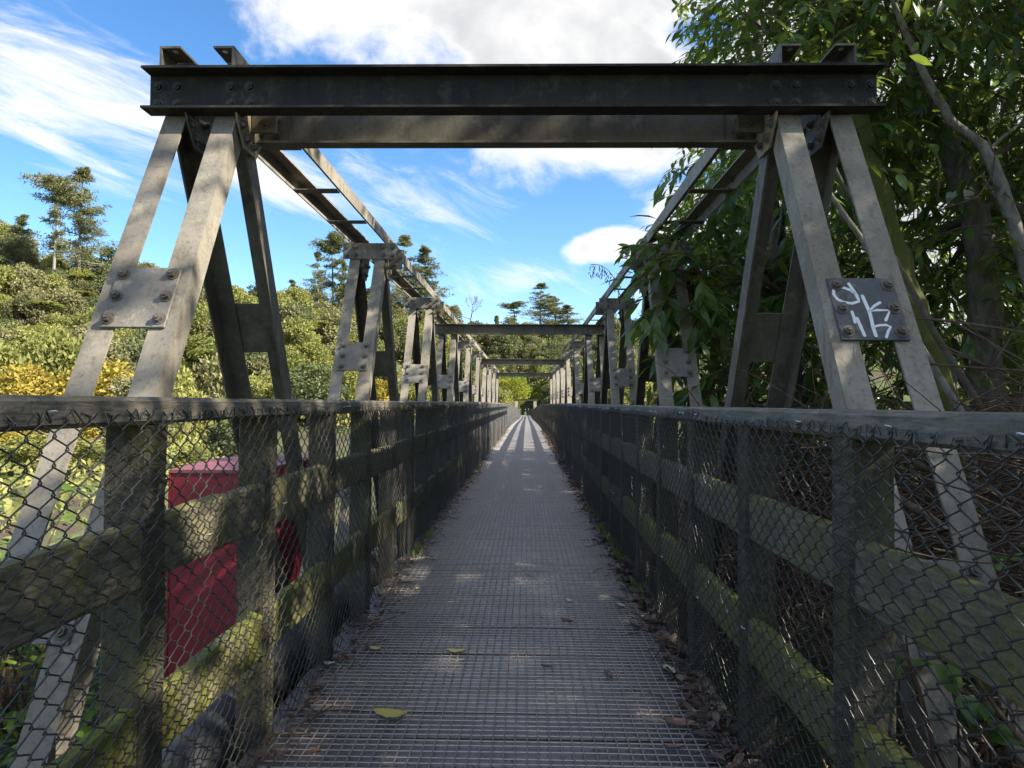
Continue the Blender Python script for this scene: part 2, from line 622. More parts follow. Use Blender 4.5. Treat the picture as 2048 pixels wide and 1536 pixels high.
HL = {
    'olive': m_leaf('olive_hill_foliage', [(0.1, 0.1, 0.047), (0.224, 0.21, 0.104), (0.378, 0.342, 0.177)], 0.3, 0.65, 0.15, 0.35),
    'dark': m_leaf('dark_hill_foliage', [(0.052, 0.066, 0.033), (0.13, 0.147, 0.071), (0.236, 0.242, 0.118)], 0.25, 0.65, 0.15, 0.3),
    'bright': m_leaf('bright_hill_foliage', [(0.13, 0.147, 0.042), (0.277, 0.277, 0.088), (0.437, 0.413, 0.147)], 0.35, 0.6, 0.15, 0.3),
    'gold': m_leaf('golden_foliage', [(0.201, 0.153, 0.035), (0.389, 0.295, 0.059), (0.566, 0.437, 0.106)], 0.35, 0.6, 0.15, 0.3),
    'pine': m_leaf('pine_needles', [(0.088, 0.104, 0.053), (0.212, 0.218, 0.112), (0.354, 0.342, 0.189)], 0.2, 0.65, 0.15, 0.25),
    'lime': m_leaf('lime_foliage', [(0.13, 0.16, 0.025), (0.27, 0.29, 0.04), (0.42, 0.41, 0.06)], 0.4, 0.6, 0.15, 0.1),
    'red': m_leaf('red_foliage', [(0.2, 0.03, 0.02), (0.35, 0.06, 0.04), (0.45, 0.1, 0.06)], 0.2, 0.6, 0.15, 0.1, 0.3),
}

# ------------------------------------------------------------------ terrain, river
def sst(a, b, x):
    t = np.clip((x - a) / (b - a), 0, 1)
    return t * t * (3 - 2 * t)


RX = np.array([-400, -150, -111, -90, -69, -48, -25, -6, 10, 60, 400.0])
RZ = np.array([30, 33, 31, 26.5, 20, 19, 18.5, 21.5, 22, 22, 22.0])
RY = np.array([150, 150, 150, 150, 152, 156, 165, 190, 195, 195, 195.0])


def terr(x, y):
    x = np.asarray(x, float)
    y = np.asarray(y, float)
    zl = -0.95 - 0.05 * np.clip(-x - 2, 0, 12)
    z = zl * (1 - sst(-0.4, 1.4, x)) + 0.05 * sst(-0.4, 1.4, x) + 0.3 * sst(1.3, 2.3, x) + 0.7 * sst(2.5, 8, x)
    y0 = 7.5 + 11 * sst(1.2, 4, x)
    rv = sst(y0, y0 + 7, y)
    bed = -4.6 + 2.6 * sst(12, 18, -(x + 0.2 * (y - 25))) * (1 - sst(46, 56, y))
    bed = bed + 3.5 * sst(14, 40, x) * (1 - sst(40, 60, y))
    z = z * (1 - rv) + bed * rv
    z = z * (1 - sst(70, 86, y)) + (-1.25) * sst(70, 86, y)
    yr = np.interp(x, RX, RY)
    zr = np.interp(x, RX, RZ)
    yb = 158 - 76 * sst(14, 40, -x)
    z = z + (zr + 1.25) * np.power(np.clip((y - yb) / (yr - yb), 0, 1), 0.9) * sst(yb - 1, yb + 4, y)
    z = z + 0.25 * np.sin(x * 0.21 + 1.3) * np.sin(y * 0.17) * sst(80, 100, y) * (np.abs(x) > 5)
    return z


def axis(segs):
    out = []
    for a, b, st in segs:
        out += list(np.arange(a, b, st))
    return np.array(out + [segs[-1][1]])


gx = axis([(-900, -160, 60), (-160, -14, 3), (-14, 10, 0.4), (10, 60, 3), (60, 900, 60)])
gy = axis([(-120, -6, 8), (-6, 22, 0.4), (22, 80, 2), (80, 210, 3), (210, 1200, 60)])
GX, GY = np.meshgrid(gx, gy)
GZ = terr(GX, GY)
near = (np.abs(GX) < 14) & (GY < 22)
GZ = GZ + near * 0.05 * (np.sin(GX * 3.1 + GY * 1.7) + np.sin(GX * 1.9 - GY * 2.6))
vv = np.stack([GX, GY, GZ], -1).reshape(-1, 3)
nx, ny = len(gx), len(gy)
ii = (np.arange(ny - 1)[:, None] * nx + np.arange(nx - 1)[None, :]).ravel()
ff = np.stack([ii, ii + 1, ii + nx + 1, ii + nx], 1)
g_o = link('ground', np_mesh('ground', vv, ff.ravel(), np.full(len(ff), 4), M_GROUND, smooth=True))
tag(g_o, kind='structure')
wb = MB()
wb.v = [(-300, 4, -3.2), (300, 4, -3.2), (300, 100, -3.2), (-300, 100, -3.2)]
wb.f = [(0, 1, 2, 3)]
tag(link('river', wb.mesh('river', M_WATER)), kind='structure')

# ------------------------------------------------------------------ deck profile
PY = np.array([-5, 0, 6, 15, 26, 38, 50, 62, 80, 92, 110, 130.0])
PZ = np.array([0, 0, 0.015, 0.045, 0.04, 0.0, -0.12, -0.28, -0.55, -0.64, -0.72, -0.8])


def zp(y):
    return float(np.interp(y, PY, PZ))


S = 3.05                          # bay length
Y0 = 2.95                         # first top node
PSP = S / 4                       # post spacing
PAN0 = 1.67 - 4 * PSP             # first panel start (posts at panel start)
NPAN = 37
DECK_END = PAN0 + NPAN * S


def pan_m(i, x=0.0):
    y0, y1 = PAN0 + i * S, PAN0 + (i + 1) * S
    a = math.atan2(zp(y1) - zp(y0), S)
    return T(x, y0, zp(y0)) @ Matrix.Rotation(a, 4, 'X')


# ------------------------------------------------------------------ deck
DW = 0.80
deck = link('bridge_deck', None, None, T(0, 0, -0.06))
tag(deck, 'wet grey plank deck of the footbridge under wire mesh', None, None, 'structure')
PLW = 0.2033
NPER = 15
plank_meshes = []
for k in range(6):
    mb = MB()
    w = PLW - (0.005, 0.007, 0.010, 0.014, 0.008, 0.022)[k]
    mb.bbox(-DW - 0.05 + random.uniform(-.01, .01), DW + 0.05 + random.uniform(-.01, .01), 0, w, -0.05, 0, 0.004)
    # worn lengthwise grooves of the board read as ribs
    plank_meshes.append(mb.mesh('plank', M_PLANK))
rest = MB()
cnt = 0
for i in range(NPAN):
    Mp = pan_m(i)
    for k in range(NPER):
        Mk = Mp @ T(0, k * PLW, random.uniform(-0.009, 0.0)) @ Matrix.Rotation(R(random.uniform(-.25, .25)), 4, 'Y')
        if cnt < 300:
            link('plank', random.choice(plank_meshes), deck, Mk)
        else:
            rest.add([v[:] for v in [(-DW - .05, 0, -.05), (DW + .05, 0, -.05), (DW + .05, PLW - .007, -.05), (-DW - .05, PLW - .007, -.05),
                                     (-DW - .05, 0, 0), (DW + .05, 0, 0), (DW + .05, PLW - .007, 0), (-DW - .05, PLW - .007, 0)]],
                     [(0, 3, 2, 1), (4, 5, 6, 7), (0, 1, 5, 4), (1, 2, 6, 5), (2, 3, 7, 6), (3, 0, 4, 7)], Mk)
        cnt += 1
tag(link('far_planks', rest.mesh('far_planks', M_PLANK), deck, T(0, 0, 0)), kind='stuff')
bear = MB().box(-0.62, -0.50, 0, S, -0.26, -0.07).box(0.50, 0.62, 0, S, -0.26, -0.07).mesh('bearer', M_POST)
for i in range(NPAN):
    link('bearer', bear, deck, pan_m(i))

# anti-slip mesh laid on the planks
def wire_quadstrip(mb, a, b, r, up):
    a, b, up = Vector(a), Vector(b), Vector(up)
    d = (b - a).normalized()
    s = d.cross(up).normalized() * r
    u = up.normalized() * r
    i = len(mb.v)
    for p in (a, b):
        mb.v += [tuple(p - s), tuple(p + u), tuple(p + s), tuple(p - u)]
    for j in range(4):
        j2 = (j + 1) % 4
        mb.f.append((i + j, i + j2, i + 4 + j2, i + 4 + j))


deck_mesh_thing = thing('walkway_mesh', 'square steel wire mesh laid flat over the deck planks', 'wire mesh', (0, 0, 0.004))
wm_var = []
for v in range(3):
    mb = MB()
    P = 0.0382
    nl = 41
    for k in range(nl):
        x = (k - (nl - 1) / 2) * P
        ph, am = random.uniform(0, 6), random.uniform(0, .0035)
        prev = None
        for q in range(9):
            y = S * q / 8
            pt = (x + am * math.sin(ph + y * 2.2) * (0 < q < 8), y, 0.0068 + 0.002 * random.random() * (0 < q < 8))
            if prev:
                wire_quadstrip(mb, prev, pt, 0.0024, (0, 0, 1))
            prev = pt
    for k in range(80):
        y = k * S / 80 + random.uniform(-.002, .002)
        X = (nl - 1) / 2 * P + 0.004
        dy = random.uniform(-.006, .006)
        pts = [(-X, y, .0042), (-X / 3, y + dy * .6, 0.0042 + random.uniform(0, .002)), (X / 3, y + dy, 0.0042 + random.uniform(0, .003)), (X, y + dy * .3, .0042)]
        for a, b in zip(pts, pts[1:]):
            wire_quadstrip(mb, a, b, 0.0022, (0, 0, 1))
    wm_var.append(mb.mesh('wire_panel', M_MESHW))
for i in range(NPAN):
    tag(link('wire_panel', wm_var[i % 3], deck_mesh_thing, pan_m(i)), kind='stuff')

# ------------------------------------------------------------------ fences
FX = 0.80                         # deck-side face of the posts
bolt_v, bolt_f = [], []


def bolt_mesh(r=0.016, h=0.014):
    """hex head on a washer with a shank end, axis +Z"""
    mb = MB()
    mb.prism([(1.45 * r * math.cos(a * math.pi / 6), 1.45 * r * math.sin(a * math.pi / 6)) for a in range(12)], 'z', -0.002, 0.003)
    mb.prism([(r * math.cos(a * math.pi / 3 + .3), r * math.sin(a * math.pi / 3 + .3)) for a in range(6)], 'z', 0.003, 0.003 + h)
    mb.prism([(.55 * r * math.cos(a * math.pi / 4), .55 * r * math.sin(a * math.pi / 4)) for a in range(8)], 'z', 0.003 + h, 0.009 + h)
    return mb


BOLT = bolt_mesh().mesh('bolt', M_BOLT)
BOLTD = bolt_mesh().mesh('bolt', M_BEAMB)
BV = [v[:] for v in bolt_mesh().v]
BF = bolt_mesh().f


def chain_mesh(H, ztop, seed, dw=0.0366, dh=0.0265, r=0.0021):
    """one bay of chain link, in the YZ plane at x=0"""
    rr = random.Random(seed)
    nW = int(round(S / dw))
    dw = S / nW
    nz = int(H / dh)
    vs, fs = [], []
    wob = [rr.uniform(-1, 1) for _ in range(8)]

    def warp(y, z):
        return (y + .009 * math.sin(2 * math.pi * y / S) * wob[0] + .007 * math.sin(z * 7 + wob[1] * 3) * math.sin(math.pi * y / S),
                z + .012 * math.sin(2 * math.pi * y / S * 2 + wob[2] * 3) * math.sin(math.pi * y / S) + .004 * math.sin(y * 13 + wob[3] * 3) * math.sin(math.pi * y / S),
                .009 * math.sin(y * 4.1 + wob[4] * 3) * math.sin(z * 3.3 + wob[5]) * math.sin(math.pi * y / S))
    for k in range(nW):
        yc = (k + .5) * dw
        pts = []
        for j in range(nz + 1):
            side = 1 if (j + k) % 2 == 0 else -1
            z = ztop - j * dh
            # the bend is a short upright hook, the runs between are straight
            y1 = yc + side * (dw * .5 + .0016)
            for dz, dx in ((.0042, -.0022), (-.0042, .0022)):
                y_, z_, x_ = warp(y1, z + dz)
                pts.append((x_ + dx * side, y_, z_))
        # top end: bent-over hook
        y_, z_, x_ = warp(yc + rr.uniform(-.012, .012), ztop + .012 + rr.uniform(-.004, .008))
        y2, z2, x2 = warp(yc + rr.uniform(-.022, .022), ztop - .008 + rr.uniform(-.006, .01))
        pts = [(x2 + rr.uniform(-.008, .010), y2, z2), (x_ + rr.uniform(-.004, .004), y_, z_)] + pts
        i0 = len(vs)
        n = len(pts)
        for q, p in enumerate(pts):
            a = pts[max(q - 1, 0)]
            b = pts[min(q + 1, n - 1)]
            dy, dz = b[1] - a[1], b[2] - a[2]
            L = math.hypot(dy, dz) or 1
            sy, sz = -dz / L * r, dy / L * r
            vs += [(p[0] + r, p[1], p[2]), (p[0] - r * .5, p[1] + sy * .87, p[2] + sz * .87), (p[0] - r * .5, p[1] - sy * .87, p[2] - sz * .87)]
        for q in range(n - 1):
            A = i0 + q * 3
            fs += [(A, A + 1, A + 4, A + 3), (A + 1, A + 2, A + 5, A + 4), (A + 2, A, A + 3, A + 5)]
    flat = np.array(fs, dtype=np.int32).ravel()
    return np_mesh('chain_link_mesh', vs, flat, np.full(len(fs), 4), M_WIRE)


CH = [chain_mesh(1.09, 1.105, s) for s in (1, 2, 3, 4)]


def rough_box(mb, x0, x1, y0, y1, z0, z1, axis_, n=5, b=0.007, amp=0.003, seed=0):
    """sawn timber: chamfered section swept along an axis with slight wander"""
    rr = random.Random(seed)
    if axis_ == 'y':
        A0, A1, p0, p1, q0, q1 = y0, y1, x0, x1, z0, z1
    else:
        A0, A1, p0, p1, q0, q1 = z0, z1, x0, x1, y0, y1
    sec = [(p0 + b, q0), (p1 - b, q0), (p1, q0 + b), (p1, q1 - b), (p1 - b, q1), (p0 + b, q1), (p0, q1 - b), (p0, q0 + b)]
    i0 = len(mb.v)
    for k in range(n + 1):
        a = A0 + (A1 - A0) * k / n
        for p, q in sec:
            p += rr.uniform(-amp, amp)
            q += rr.uniform(-amp, amp)
            mb.v.append((p, a, q) if axis_ == 'y' else (p, q, a))
    fl = []
    for k in range(n):
        for j in range(8):
            j2 = (j + 1) % 8
            fl.append((i0 + k * 8 + j, i0 + k * 8 + j2, i0 + k * 8 + 8 + j2, i0 + k * 8 + 8 + j))
    fl.append(tuple(range(i0, i0 + 8)))
    fl.append(tuple(range(i0 + n * 8 + 7, i0 + n * 8 - 1, -1)))
    mb.f += fl
    return mb


STAPLE = MB().tube([(0, -.010, 0), (.007, -.009, .002), (.009, 0, .003), (.007, .009, .001), (0, .010, 0)], .0017, 5).mesh('staple', M_STAPLE)


def fence(sx, label, capz):
    ft = thing('bridge_fence', label, 'fence', (sx * 0.85, 0, 0))
    X = lambda a, b: (min(sx * a, sx * b), max(sx * a, sx * b))
    posts, mids, lows, caps = [], [], [], []
    for k in range(4):
        x0, x1 = X(FX, FX + .10)
        posts.append(fixn(rough_box(MB(), x0, x1, -.05, .05, -.22, capz - .064, 'z', 7, seed=k + 10).mesh('post', M_POST)))
        x0, x1 = X(FX + .008, FX + .056)
        mids.append(fixn(rough_box(MB(), x0, x1, .0505, PSP - .0505, .715 + (capz - 1.15), .865 + (capz - 1.15), 'y', 6, .008, .0035, seed=k + 20).mesh('mid_rail', M_MIDR)))
        lows.append(fixn(rough_box(MB(), x0, x1, .0505, PSP - .0505, .295, .445, 'y', 6, .010, .0045, seed=k + 30).mesh('lower_rail', M_LOWR)))
        x0, x1 = X(FX - .012, FX + .130)
        caps.append(fixn(rough_box(MB(), x0, x1, .0015, S - .0015, capz - .062, capz, 'y', 12, .009, .0015, seed=k + 40).mesh('cap_rail', M_CAP)))
    for i in range(NPAN):
        Mp = pan_m(i)
        for k in range(4):
            Mk = Mp @ T(0, k * PSP, 0)
            v = random.randrange(4)
            link('post', posts[v], ft, Mk @ Matrix.Rotation(R(random.uniform(-.5, .5)), 4, 'X'))
            link('mid_rail', mids[random.randrange(4)], ft, Mk @ T(0, 0, random.uniform(-.006, .006)))
            link('lower_rail', lows[random.randrange(4)], ft, Mk @ T(0, 0, random.uniform(-.006, .006)))
        link('cap_rail', caps[i % 4], ft, Mp @ T(0, -1.525, 0))
        tag(link('chain_link_mesh', CH[(i * 3 + (sx > 0)) % 4], ft,
                 Mp @ T(sx * (FX - .0165), S if sx > 0 else 0, capz - 1.15) @ (Matrix.Rotation(math.pi, 4, 'Z') if sx > 0 else Matrix())), kind='stuff')
        if i < 3:
            for k in range(10):
                y = random.uniform(0.05, S - .05)
                z = random.choice((capz - .032, capz - .03, .79, .42, .35))
                link('staple', STAPLE, ft, Mp @ T(sx * (FX - .014), y, z) @ Matrix.Rotation(math.pi if sx > 0 else 0, 4, 'Z'))
    return ft


fence(-1, 'mossy timber post and rail fence with chain link, on the red tank side', 1.157)
fence(1, 'mossy timber post and rail fence with chain link, under the leafy trees', 1.137)

# ------------------------------------------------------------------ trusses
TOPZ = 2.42
TAN = 0.52
NB = 0.45


def leg_geo(mb, x0, x1, sidex, sdir, s):
    """steel angle leaning towards -y (s=-1) or +y (s=1) as it goes down; section x0..x1, side web at sidex"""
    a = Vector((0, s * TAN, -1)).normalized()
    n = Vector((0, s * 1, TAN)).normalized()          # outward, up-facing normal
    A = Vector((0, s * .02, TOPZ))
    L = (TOPZ + NB) / -a.z
    th = .009
    B = A + a * L

    def slab(xa, xb, n0, n1):
        p = []
        for end in (B, A):
            for xx, nn in ((xa, n0), (xb, n0), (xb, n1), (xa, n1)):
                q = end + n * nn
                p.append((xx, q.y, q.z))
        mb.hexa(p)
    slab(x0, x1, 0, th)
    sa, sb = (sidex, sidex + th) if sdir > 0 else (sidex - th, sidex)
    slab(sa, sb, -.085, -.0005)
    return mb


def on_leg(s, z, off=0.0):
    a = Vector((0, s * TAN, -1)).normalized()
    n = Vector((0, s * 1, TAN)).normalized()
    return Vector((0, s * .02 + s * TAN * (TOPZ - z), z)) + n * off, a, n


def batten_mat(s, z):
    """local x = world x, local y = up the leg, local z = outward"""
    p, a, n = on_leg(s, z, .0105)
    up = -a
    M = Matrix(((1, 0, 0, 0), (0, up.y, n.y, p.y), (0, up.z, n.z, p.z), (0, 0, 0, 1)))
    return M


def truss(sx, label, y0, nf, zoff, detail):
    shx = .02 if sx < 0 else -.07          # the two trusses stand slightly off the deck's centre line
    tr = thing('steel_truss', label, 'truss', (sx * 1.3, y0, zoff - NB))
    X = lambda a, b: (min(sx * a, sx * b), max(sx * a, sx * b))
    legm = {}
    for s in (-1, 1):
        for nm, (a, b, side) in {'o': (1.36, 1.45, 1.45), 'i': (1.15, 1.24, 1.15)}.items():
            mb = MB()
            x0, x1 = X(a, b)
            inward = -1 if nm == 'o' else 1
            leg_geo(mb, x0, x1, sx * side, sx * inward, s)
            legm[(s, nm)] = fixn(mb.mesh('diagonal', M_STEEL if s < 0 else M_STEELD))  # legs facing down get the darker steel, shade put into the colour
    cx = sx * 1.295
    bp = [(u, v) for u in (-.088, .088) for v in (-.095, 0, .095)]
    pl = MB().bbox(-.113, .113, -.128, .128, 0, .009, .002)
    plate = {-1: fixn(pl.mesh('batten_plate', M_PLATE)), 1: fixn(pl.mesh('batten_plate', M_STEELD))}  # battens on the down-facing legs darkened the same way, as painted shade
    plateg = fixn(pl.mesh('batten_plate', M_PLATED))
    plj = MB().bbox(-.113, .113, -.128, .128, 0, .009, .002)
    for u, v in bp:
        plj.add(BV, BF, T(u, v, .009))
    platej = {-1: fixn(plj.mesh('batten_plate', M_PLATE)), 1: fixn(plj.mesh('batten_plate', M_STEELD))}  # same painted shade on the joined battens of the down-facing legs
    npx0, npx1 = X(1.055, 1.505)
    npl = fixn(MB().bbox(npx0, npx1, -.012, 0, 2.37, 2.505, .002).mesh('node_plate', M_PLATE))
    nb = [(sx * u, v) for u in (1.085, 1.165, 1.40, 1.475) for v in (2.403, 2.472)]
    nplj = MB().bbox(npx0, npx1, -.012, 0, 2.37, 2.505, .002)
    for u, v in nb:
        nplj.add(BV, BF, T(u, -.012, v) @ Matrix.Rotation(R(90), 4, 'X'))
    nplj = fixn(nplj.mesh('node_plate', M_PLATE))
    gp = [(-.05, 2.50), (-.05, 2.33), (-.125, 2.33), (-.11, 2.30), (-.04, 2.21), (.09, 2.21), (.19, 2.34), (.20, 2.50)]
    gx0, gx1 = X(1.131, 1.1395)
    gus = fixn(MB().prism(gp, 'x', gx0, gx1).mesh('gusset_plate', M_GUSSET))
    ox0, ox1 = X(1.338, 1.347)
    guso = fixn(MB().prism(gp, 'x', ox0, ox1).mesh('gusset_plate', M_STEELD))

    def chord(xv, inward, z0, z1):
        mb = MB()
        a, b = X(xv, xv + .009 * inward)
        mb.box(a, b, .002, S - .002, z0, z1 - .0095)
        a, b = X(xv, xv + .085 * inward)
        mb.box(a, b, .002, S - .002, z1 - .009, z1)
        for q in np.arange(.2, S - .1, .42):      # bolt holes read as dark dots on the web
            hx = xv - .0006 * inward
            mb.prism([(q + .010 * math.cos(t), (z0 + z1) / 2 + .010 * math.sin(t)) for t in np.arange(0, 6.2, .8)], 'x', sx * hx, sx * (hx + .0004 * inward))
        return fixn(mb.mesh('top_chord', M_STEEL))
    tch = [chord(1.45, -1, 2.511, 2.60), chord(1.145, 1, 2.511, 2.60)]
    bx0, bx1 = X(1.47, 1.38)
    bch = [MB().box(*X(1.452, 1.462), .002, S - .002, -NB - .1, -NB + .12).mesh('bottom_chord', M_STEELD),
           MB().box(*X(1.136, 1.146), .002, S - .002, -NB - .1, -NB + .12).mesh('bottom_chord', M_STEELD)]
    lace = MB().box(*X(1.16, 1.435), -.04, .04, 2.503, 2.5105).mesh('chord_batten', M_STEELD)
    spl = MB().bbox(*X(1.1325, 1.1445), -.0015, .30, 2.5115, 2.588, .002)
    for q in (.04, .10, .20, .26):
        spl.add(BV, BF, T(sx * 1.1325, q, 2.55) @ Matrix.Rotation(R(-90 * sx), 4, 'Y'))
    splm = fixn(spl.mesh('splice_plate', M_STEEL))
    hang = MB().bbox(*X(1.02, 1.128), .02, .032, 2.30, 2.47, .002)
    for q in (2.34, 2.43):
        hang.add(BV, BF, T(sx * 1.07, .02, q) @ Matrix.Rotation(R(90), 4, 'X'))
    hangm = fixn(hang.mesh('end_cleat', M_STEELD))

    for k in range(nf):
        y = y0 + k * S
        M = T(shx, y, zoff)
        det = detail and k < 3
        beam = k % 3 == 0
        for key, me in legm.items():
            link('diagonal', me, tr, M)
        for s in (-1, 1):
            for z in ((1.51 if sx < 0 else 1.475), .60):
                Mb = M @ T(cx, 0, 0) @ batten_mat(s, z)
                if det:
                    gr_ = k == 0 and s == -1 and sx == 1 and z > 1
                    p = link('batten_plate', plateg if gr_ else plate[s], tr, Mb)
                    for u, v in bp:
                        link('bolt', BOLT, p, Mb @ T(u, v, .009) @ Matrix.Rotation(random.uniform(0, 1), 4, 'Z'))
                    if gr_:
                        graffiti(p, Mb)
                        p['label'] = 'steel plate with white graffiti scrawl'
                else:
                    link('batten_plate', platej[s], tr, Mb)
        if not beam:
            Mn = M @ T(0, -.058, 0)
            if det:
                p = link('node_plate', npl, tr, Mn)
                for u, v in nb:
                    link('bolt', BOLT, p, Mn @ T(u, -.012, v) @ Matrix.Rotation(R(90), 4, 'X'))
            else:
                link('node_plate', nplj, tr, Mn)
        for me, xx in ((gus, 1.131), (guso, 1.338)):
            p = link('gusset_plate', me, tr, M)
            if det:
                for (yy, zz) in ((.16, 2.44), (-.075, 2.30), (-.03, 2.255), (.07, 2.44), (.05, 2.34), (.05, 2.25), (.13, 2.34)):
                    link('bolt', BOLT, p, M @ T(sx * xx, yy, zz) @ Matrix.Rotation(R(-90 * sx), 4, 'Y'))
        link('splice_plate', splm, tr, M)
        if det:
            link('end_cleat', hangm, tr, M)
        if k < nf - 1:
            for me in tch:
                link('top_chord', me, tr, M)
            for me in bch:
                link('bottom_chord', me, tr, M @ T(0, -S / 2, 0))
            for q in (.75, 1.525, 2.3):
                link('chord_batten', lace, tr, M @ T(0, q, 0))
        else:
            for me in bch:
                link('bottom_chord', me, tr, M @ T(0, -S / 2, 0))
    # chord stubs standing over the portal beam
    for (xv, inw) in ((1.45, -1), (1.145, 1)):
        mb = MB()
        mb.box(*X(xv, xv + .009 * inw), -.13, -.002, 2.511, 2.5905)
        mb.box(*X(xv, xv + .085 * inw), -.13, -.002, 2.591, 2.60)
        st = link('chord_stub', fixn(mb.mesh('chord_stub', M_STEELD)), tr, T(shx, y0, zoff))
        hx = sx * (xv + .05 * inw)
        hb = MB().prism([(hx + .011 * math.cos(a), -.10 + .012 * math.sin(a)) for a in np.arange(0, 6.2, .6)], 'z', 2.5895, 2.6004)
        link('bolt_hole', fixn(hb.mesh('bolt_hole', M_STAPLE)), st, T(shx, y0, zoff))
    return tr


def graffiti(plate, Mb):
    """marker scrawl on the batten plate, strokes traced in the plate's own coordinates"""
    C = [(727, 113), (1190, 113), (1280, 530), (812, 525)]

    def loc(p):
        u = v = .5
        for _ in range(12):
            tx = (1 - v) * ((1 - u) * C[0][0] + u * C[1][0]) + v * ((1 - u) * C[3][0] + u * C[2][0])
            ty = (1 - v) * ((1 - u) * C[0][1] + u * C[1][1]) + v * ((1 - u) * C[3][1] + u * C[2][1])
            u += (p[0] - tx) / 465
            v += (p[1] - ty) / 415
            # shear of the plate in the picture
        # solve once more with shear removed
        return (u - .5) * .226, (.5 - v) * .256
    strokes = [
        ([(940, 277), (895, 290), (840, 283), (795, 262), (770, 228), (772, 200), (800, 183), (845, 184), (890, 200), (922, 226), (940, 262)], 21),
        ([(880, 156), (905, 195), (932, 238)], 22),
        ([(970, 240), (985, 280), (1002, 325), (1010, 345), (1018, 385), (1026, 440), (1042, 502)], 24),
        ([(1088, 284), (1050, 305), (1005, 345), (1060, 335), (1152, 337), (1118, 402)], 20),
        ([(1026, 445), (1070, 435), (1118, 433), (1148, 445), (1130, 470), (1112, 512)], 18),
        ([(890, 345), (900, 378), (906, 415)], 20),
        ([(921, 388), (942, 440), (965, 500)], 22),
    ]
    mb = MB()
    for pts, w in strokes:
        p = [Vector((*loc(q), 0)) for q in pts]
        n = len(p)
        i0 = len(mb.v)
        for k in range(n):
            d = (p[min(k + 1, n - 1)] - p[max(k - 1, 0)]).normalized()
            s = Vector((-d.y, d.x, 0)) * (w * .52 * .226 / 465)
            for zz in (.0096, .0102):
                for q in (p[k] - s, p[k] + s):
                    mb.v.append((q.x, q.y, zz))
        for k in range(n - 1):
            A = i0 + 4 * k
            mb.f += [(A + 2, A + 3, A + 7, A + 6), (A, A + 2, A + 6, A + 4), (A + 3, A + 1, A + 5, A + 7)]
        for k in (0, n - 1):                     # round marker ends
            i1 = len(mb.v)
            c = p[k]
            for q in range(10):
                th = q * math.pi / 5
                mb.v.append((c.x + math.cos(th) * w * .52 * .226 / 465, c.y + math.sin(th) * w * .52 * .226 / 465, .0103 + .0001 * (k > 0)))
            mb.f.append(tuple(range(i1, i1 + 10)))
    link('graffiti', fixn(mb.mesh('graffiti', M_WHITE)), plate, Mb)


truss(-1, 'tall bolted steel truss on the open river side beside the red tank', Y0, 10, 0.0, True)
truss(1, 'tall bolted steel truss overgrown by leafy branches, with a graffitied plate', Y0, 10, 0.0, True)
truss(-1, 'short distant steel truss at the far end of the bridge, on the river side', 92.0, 4, -0.66, False)
truss(1, 'short distant steel truss at the far end of the bridge, on the wooded side', 92.0, 4, -0.66, False)


def channel(mb, x0, x1, y, z0, z1, fl, th=.010):
    """channel with its flanges towards -y"""
    mb.box(x0, x1, y, y + th, z0 + th, z1 - th)
    mb.box(x0, x1, y - fl, y + th, z1 - th + .0002, z1)
    mb.box(x0, x1, y - fl, y + th, z0, z0 + th - .0002)
    return mb


def overhead(y, zoff, label, det, double):
    t = thing('overhead_beam', label, 'beam', (0, y, zoff + 2.365), 'beams across the top of the trusses')
    M = T(0, y - .085, zoff)
    b = channel(MB(), -1.49, 1.48, 0, 2.334, 2.507, .075)
    link('channel', fixn(b.mesh('channel', M_BEAM if det else M_STEELD)), t, M)
    if y < 30:
        for sx in (-1, 1):
            for xx in (1.455, 1.375, 1.155, 1.075):
                for zz in (2.378, 2.45):
                    link('bolt', BOLTD if det else BOLT, t, M @ T(sx * xx, 0, zz) @ Matrix.Rotation(R(90), 4, 'X'))
    if double:
        t2 = thing('inner_beam', 'lower grey channel beam just behind the blackened portal beam', 'beam', (0, y + .12, zoff + 2.28))
        M2 = T(0, y + .14, zoff)
        b = MB().box(-1.105, 1.055, 0, .010, 2.29, 2.45).box(-1.105, 1.055, -.06, .010, 2.28, 2.2898)
        link('channel', fixn(b.mesh('channel', M_STEELD)), t2, M2)
        for sx in (-1, 1):
            so = .02 if sx < 0 else .07
            c = MB().box(*sorted((sx * (1.0 - so), sx * (1.127 - so))), -.012, -.0004, 2.292, 2.448)
            cl = link('end_cleat', fixn(c.mesh('end_cleat', M_STEELD)), t2, M2)
            for xx in (1.06 - so,):
                for zz in (2.33, 2.405):
                    link('bolt', BOLT, cl, M2 @ T(sx * xx, -.012, zz) @ Matrix.Rotation(R(90), 4, 'X'))


overhead(Y0, 0, 'blackened steel channel beam with bolted ends across the portal, chord stubs on top', True, True)
overhead(Y0 + 3 * S, 0, 'grey rust-streaked overhead beam, first one behind the blackened portal beam', False, False)
overhead(Y0 + 6 * S, 0, 'grey overhead beam, second one behind the blackened portal beam', False, False)
overhead(Y0 + 9 * S, 0, 'grey overhead beam ending the long truss, third behind the portal beam', False, False)
overhead(92.0, -0.66, 'pale overhead beam at the entrance of the far small truss', False, False)
overhead(92.0 + 3 * S, -0.66, 'pale overhead beam at the back of the far small truss', False, False)

